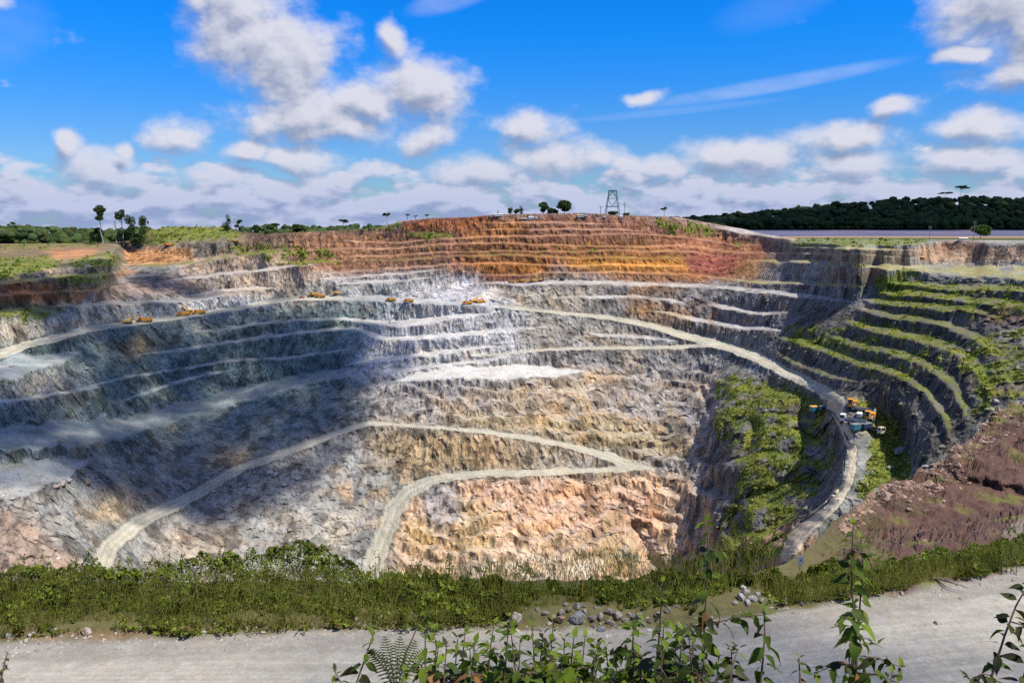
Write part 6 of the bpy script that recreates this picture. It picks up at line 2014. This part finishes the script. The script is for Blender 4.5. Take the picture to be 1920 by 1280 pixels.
# ---- yard on the right: parked machines
def make_lorry(cab_mat, bed_mat):
    root = link('lorry', None)
    link('chassis', MB().box((-.6, 0, 1.0), (8.6, 1.1, .35)).mesh('chassis', M_DARK), root)
    c = link('cab', MB().prism([(2.2, 1.0), (4.2, 1.0), (4.25, 2.2), (3.95, 3.4), (2.2, 3.4)], -1.25, 1.25).mesh('cab', cab_mat), root)
    link('windscreen', MB().prism([(4.27, 2.25), (4.3, 2.25), (4.02, 3.25), (3.99, 3.25)], -1.05, 1.05).mesh('windscreen', M_GLASS), c)
    for s_ in (-1, 1):
        link('side_window', MB().prism([(2.7, 2.2), (4.0, 2.2), (3.8, 3.1), (2.7, 3.1)], s_ * 1.26 - .015, s_ * 1.26 + .015).mesh('side_window', M_GLASS), c)
    bd = MB().box((-1.5, 0, 1.3), (6.8, 2.5, .2))
    for s_ in (-1, 1):
        bd.box((-1.5, s_ * 1.22, 1.75), (6.8, .08, .7))
    bd.box((1.86, 0, 2.0), (.1, 2.5, 1.2)).box((-4.86, 0, 1.75), (.08, 2.5, .7))
    link('bed', bd.mesh('bed', bed_mat), root)
    ty = MB().cyl((0, -.2, 0), (0, .2, 0), .55).mesh('wheel', M_TYRE)
    for x in (3.2, -2.4, -3.7):
        for s_ in (-1, 1):
            link('wheel', ty, root, (x, s_ * 1.08, .55))
    return root


def make_box_unit(name, mat, roof):
    """skid mounted pump or tank unit: frame, housing, roof, exhaust"""
    root = link(name, None)
    link('skid', MB().box((0, -.9, .18), (5.2, .25, .3)).box((0, .9, .18), (5.2, .25, .3)).box((-2, 0, .2), (.25, 1.8, .2)).box((2, 0, .2), (.25, 1.8, .2)).mesh('skid', M_DARK), root)
    h = link('housing', MB().box((0, 0, 1.3), (4.8, 2.2, 1.9)).mesh('housing', mat), root)
    for x in (-1.5, 0, 1.5):
        link('panel', MB().box((x, -1.13, 1.3), (1.25, .07, 1.5)).mesh('panel', mat), h)
    link('roof', MB().box((0, 0, 2.32), (5.0, 2.4, .14)).mesh('roof', roof), root)
    link('exhaust', MB().cyl((1.6, .4, 2.35), (1.6, .4, 3.1), .12).mesh('exhaust', M_DARK), root)
    return root


def make_drill(col):
    """crawler drill rig: tracks, cab, engine house, mast"""
    root = link('drill_rig', None)
    for s_ in (-1, 1):
        link('track', MB().prism([(-2.2, .3), (-1.9, .05), (1.9, .05), (2.2, .3), (2.2, .7), (1.9, .95), (-1.9, .95), (-2.2, .7)], s_ * 1.2 - .28, s_ * 1.2 + .28).mesh('track', M_DARK), root)
    link('engine_house', MB().prism([(-2.6, 1.0), (.4, 1.0), (.4, 2.5), (-2.4, 2.6)], -1.25, 1.25).mesh('engine_house', col), root)
    c = link('cab', MB().prism([(.5, 1.0), (2.1, 1.0), (2.2, 2.0), (1.9, 3.2), (.5, 3.2)], -1.2, .2).box((1.25, -.5, 3.26), (1.7, 1.6, .12)).mesh('cab', col), root)
    link('window', MB().prism([(.7, 1.9), (2.0, 1.9), (1.75, 3.0), (.7, 3.0)], -1.22, -1.19).prism([(2.22, 1.9), (2.25, 1.9), (1.97, 3.1), (1.94, 3.1)], -1.05, .05).mesh('window', M_GLASS), c)
    link('mast', MB().bar((2.3, .6, 1.2), (-3.2, .6, 3.3), .3).bar((2.3, .95, 1.2), (-3.2, .95, 3.3), .3).bar((1, .6, 1.7), (1, .95, 1.7), .15).bar((-1, .6, 2.45), (-1, .95, 2.45), .15).mesh('mast', M_STEEL), root)
    return root


def park(root, label, cat, u, v, head, px, size, group='machines parked in the yard'):
    p = pit_at(u, v)
    return put(root, label, cat, p + np.array([0, 0, .05]), math.radians(head), 1.3 * px / F * math.hypot(p[0], p[1]) / size, group)


park(make_drill(M_YEL), 'yellow drill rig at the top end of the parked machines', 'drill rig', 1597, 766, 245, 22, 5.0)
park(make_drill(M_YEL), 'yellow drill rig in the back row on the right of the parked machines', 'drill rig', 1631, 789, 235, 22, 5.0)
park(make_lorry(M_WHITE, M_STEEL), 'white cabbed lorry facing the ramp in the front row of parked machines', 'lorry', 1597, 795, 150, 34, 9.0)
park(make_lorry(M_CREAM, M_DARK), 'tan fronted lorry at the near end of the parked machines', 'lorry', 1640, 812, 292, 30, 9.0)
park(make_box_unit('tank_unit', M_WHITE, M_WHITE), 'white box shaped tank between the two rows of parked machines', 'tank', 1611, 782, 60, 13, 5.0)
park(make_box_unit('pump_unit', M_TEAL, M_STEEL), 'teal pump unit in front of the parked machines', 'pump', 1607, 806, 20, 19, 5.0)
park(make_box_unit('pump_unit', M_BLUE, M_STEEL), 'navy pump unit right of the teal one', 'pump', 1624, 803, 25, 16, 5.0)
park(make_box_unit('pump_unit', M_TEAL, M_YEL2), 'blue green pump unit alone left of the ramp end', 'pump', 1529, 771, 12, 16, 5.0)
park(make_box_unit('pump_unit', M_BLUE, M_STEEL), 'dark pump unit right beside the lone blue green one', 'pump', 1545, 768, 15, 12, 5.0)
park(make_lorry(M_STEEL, M_STEEL), 'grey flatbed lorry behind the white tank', 'lorry', 1613, 772, 155, 24, 9.0)

# hose along the yard track
def hose(label, pts, r):
    P_ = np.array([pit_at(u, v) + np.array([0, 0, r * 1.1]) for u, v in pts])
    fine = np.linspace(0, len(P_) - 1, len(P_) * 4)
    P2 = np.stack([np.interp(fine, np.arange(len(P_)), P_[:, k]) for k in range(3)], 1)
    V, Fc = tube(P2, np.full(len(P2), r), 8)
    link('hose', np_mesh('hose', V, Fc, [M_HOSE], smooth=True), label=label, cat='hose')


hose('black hose running from the lone pump down the left side of the track', [(1537, 768), (1552, 769), (1562, 774), (1570, 785), (1578, 797), (1583, 812), (1588, 824), (1594, 832)], .42)
hose('black hose curving along the lower end of the track', [(1581, 866), (1580, 885), (1577, 905), (1569, 922), (1556, 938), (1540, 953), (1520, 968), (1500, 980)], .42)

# ---- green lattice tower on the rim
def lattice_tower():
    Yt = 862.0
    foot = at_Y(1148, 404, Yt)
    top = at_Y(1147, 357, Yt)
    H = top[2] - foot[2]
    k = Yt / F
    wb, wt = 27 * k / 2, 13 * k / 2
    root = link('lattice_tower', None, loc=tuple(foot), label='green steel lattice tower with a flat top on the central rim', cat='tower')
    def at(sx, sy, f):
        w = wb + (wt - wb) * f
        return np.array([sx * w, sy * w * .8, H * f - (3 if f == 0 else 0)])
    for sx in (-1, 1):
        for sy in (-1, 1):
            link('leg', MB().bar(at(sx, sy, 0), at(sx, sy, .97), .7).mesh('leg', M_GREEN), root)
    for f, w in ((.36, 1.2), (.68, .7)):
        for (a, b_) in (((-1, -1), (1, -1)), ((1, -1), (1, 1)), ((1, 1), (-1, 1)), ((-1, 1), (-1, -1))):
            link('girt', MB().bar(at(*a, f), at(*b_, f), w).mesh('girt', M_GREEN), root)
    for sy in (-1, 1):
        mid = (at(-1, sy, .97) + at(1, sy, .97)) / 2
        for sx in (-1, 1):
            link('brace', MB().bar(at(sx, sy, .68), mid, .55).mesh('brace', M_GREEN), root)
            link('brace', MB().bar(at(sx, sy, .68), (at(-1, sy, .36) + at(1, sy, .36)) / 2, .4).mesh('brace', M_GREEN), root)
    link('platform', MB().box((0, 0, H * .985), (wt * 2.25, wt * 1.9, 1.3)).mesh('platform', M_GREEN), root)


lattice_tower()


# ---- cabins, sheds and vehicles on the central rim
def cabin(label, u, v, wpx, hpx, mat, roof, name='site_cabin', rz=0., dY=0.):
    p = pit_at(u, v) + np.array([0, dY, 0])
    k = math.hypot(p[0], p[1]) / F
    W, H, D = wpx * k, hpx * k, max(3.0, wpx * k * .4)
    root = link(name, None, loc=(p[0], p[1], p[2] - .2), rot=(0, 0, rz), label=label, cat='cabin', group='cabins on the rim')
    wl = link('wall', MB().box((0, 0, H * .42), (W, D, H * .84)).mesh('wall', mat), root)
    rf = MB()
    prof = [(-D * .6, H * .82), (D * .6, H * .82), (0, H * 1.02)]
    b = len(rf.V)
    rf.V += [np.array([-W * .53, y, z]) for y, z in prof] + [np.array([W * .53, y, z]) for y, z in prof]
    rf.F += [(0, 1, 2), (5, 4, 3), (0, 3, 4, 1), (1, 4, 5, 2), (2, 5, 3, 0)]
    link('roof', rf.mesh('roof', roof), root)
    link('door', MB().box((W * .3, -D / 2 - .03, H * .33), (W * .09 + .5, .06, H * .6)).mesh('door', M_STEEL), wl)
    for x in (-.32, -.05):
        link('window', MB().box((W * x, -D / 2 - .03, H * .5), (W * .14, .06, H * .26)).mesh('window', M_GLASS), wl)


cabin('long white cabin at the left end of the rim cabins', 935, 405, 16, 4.2, M_WHITE, M_WHITE)
cabin('tiny white hut left of the long white cabin', 921, 406, 5, 3, M_WHITE, M_STEEL)
cabin('white shed with a low pale wing near the red wall crest', 996, 410, 10, 4.4, M_WHITE, M_WHITE)
cabin('low long white trailer in front of the white shed', 983, 411, 14, 2.2, M_WHITE, M_WHITE)
cabin('small white hut right of the white shed', 1006, 410, 5, 3.2, M_WHITE, M_WHITE)
cabin('cream cabin below the largest round tree', 1088, 407, 12, 4.4, M_CREAM, M_CREAM)
cabin('white hut right of the cream cabin', 1099, 405, 7, 4.2, M_WHITE, M_STEEL)
cabin('tan shed between the cream cabin and the tower', 1122, 404, 5, 4, M_CREAM, M_YEL2)
cabin('small white hut left of the tower foot', 1134, 408, 4.5, 3, M_WHITE, M_WHITE)
cabin('white domed hut at the right foot of the tower', 1164, 408, 6.5, 4, M_WHITE, M_WHITE)
cabin('pale hut left of the leaning tree', 1231, 408, 8, 2.4, M_WHITE, M_STEEL)
cabin('pale hut under the leaning tree', 1258, 408, 5, 2.6, M_WHITE, M_STEEL)
cabin('yellow and white cabin on the bank left of the round bright tree', 1805, 451, 14, 5, M_CREAM, M_WHITE)

# power poles on the right bank
for lab, u, vt_, vb_ in [('thin power pole standing in the middle of the right bank', 1742, 422, 452), ('power pole with crossarms behind the round bright tree', 1825, 413, 451)]:
    pf = pit_at(u, vb_)
    Hh = (vb_ - vt_) / F * pf[1]
    root = link('power_pole', None, loc=(pf[0], pf[1], pf[2] - .5), label=lab, cat='pole', group='power poles on the right bank')
    link('post', MB().cyl((0, 0, 0), (0, 0, Hh), .22, .16, 8).mesh('post', M_POLE), root)
    for z in (.93, .84, .72):
        arm = link('crossarm', MB().box((0, 0, Hh * z), (2.6, .2, .2)).mesh('crossarm', M_POLE), root)
        for x in (-1.1, 0, 1.1):
            link('insulator', MB().cyl((x, 0, Hh * z + .1), (x, 0, Hh * z + .45), .11, .07, 8).mesh('insulator', M_STEEL), arm)

# small sign at the hedge, and a marker stake
pf = near_at(1499, 1085)
root = link('sign', None, loc=tuple(pf), rot=(0, 0, .15), label='small blue grey sign board on a post above the hedge', cat='sign')
ks = pf[1] / F
hs_ = (1085 - 1041) * ks * 1.1
link('post', MB().box((0, .03, hs_ * .5 - .2), (.07, .07, hs_ + .2)).mesh('post', M_POLE), root)
bd_ = link('board', MB().box((0, -.02, hs_ - 9 * ks), (13 * ks, .03, 19 * ks)).mesh('board', M_SIGN), root)
link('emblem', MB().cyl((0, -.037, hs_ - 8 * ks), (0, -.045, hs_ - 8 * ks), 2.6 * ks, n=16).mesh('emblem', M_BLUE), bd_)
pf = near_at(1092, 1125)
root = link('stake', None, loc=tuple(pf), label='thin marker stake with a dark flag above the stone heap', cat='stake')
link('rod', MB().cyl((0, 0, -.2), (0, 0, 1.65), .022, n=6).mesh('rod', M_YEL2), root)
link('flag', MB().prism([(0, 1.3), (-.22, 1.42), (-.2, 1.62), (0, 1.66)], -.01, .01).mesh('flag', M_DARK), root)
# fallen branch at the road edge
pf = near_at(1762, 1100)
root = link('fallen_branch', None, loc=(pf[0], pf[1], pf[2] + .1), label='dead brown branch fallen from the bank onto the road edge', cat='branch')
for i, (dx, dy, dz) in enumerate([(1.9, -.9, -.05), (1.5, -1.3, .1), (1.2, -.4, .25), (.9, -1.0, .2)]):
    V, Fc = tube([(-.5, .3, .25), (dx * .5, dy * .5, dz + .15), (dx, dy, dz)], [.06, .04, .012], 6)
    link('twig', np_mesh('twig', V, Fc, [M_BARK], smooth=True), root)
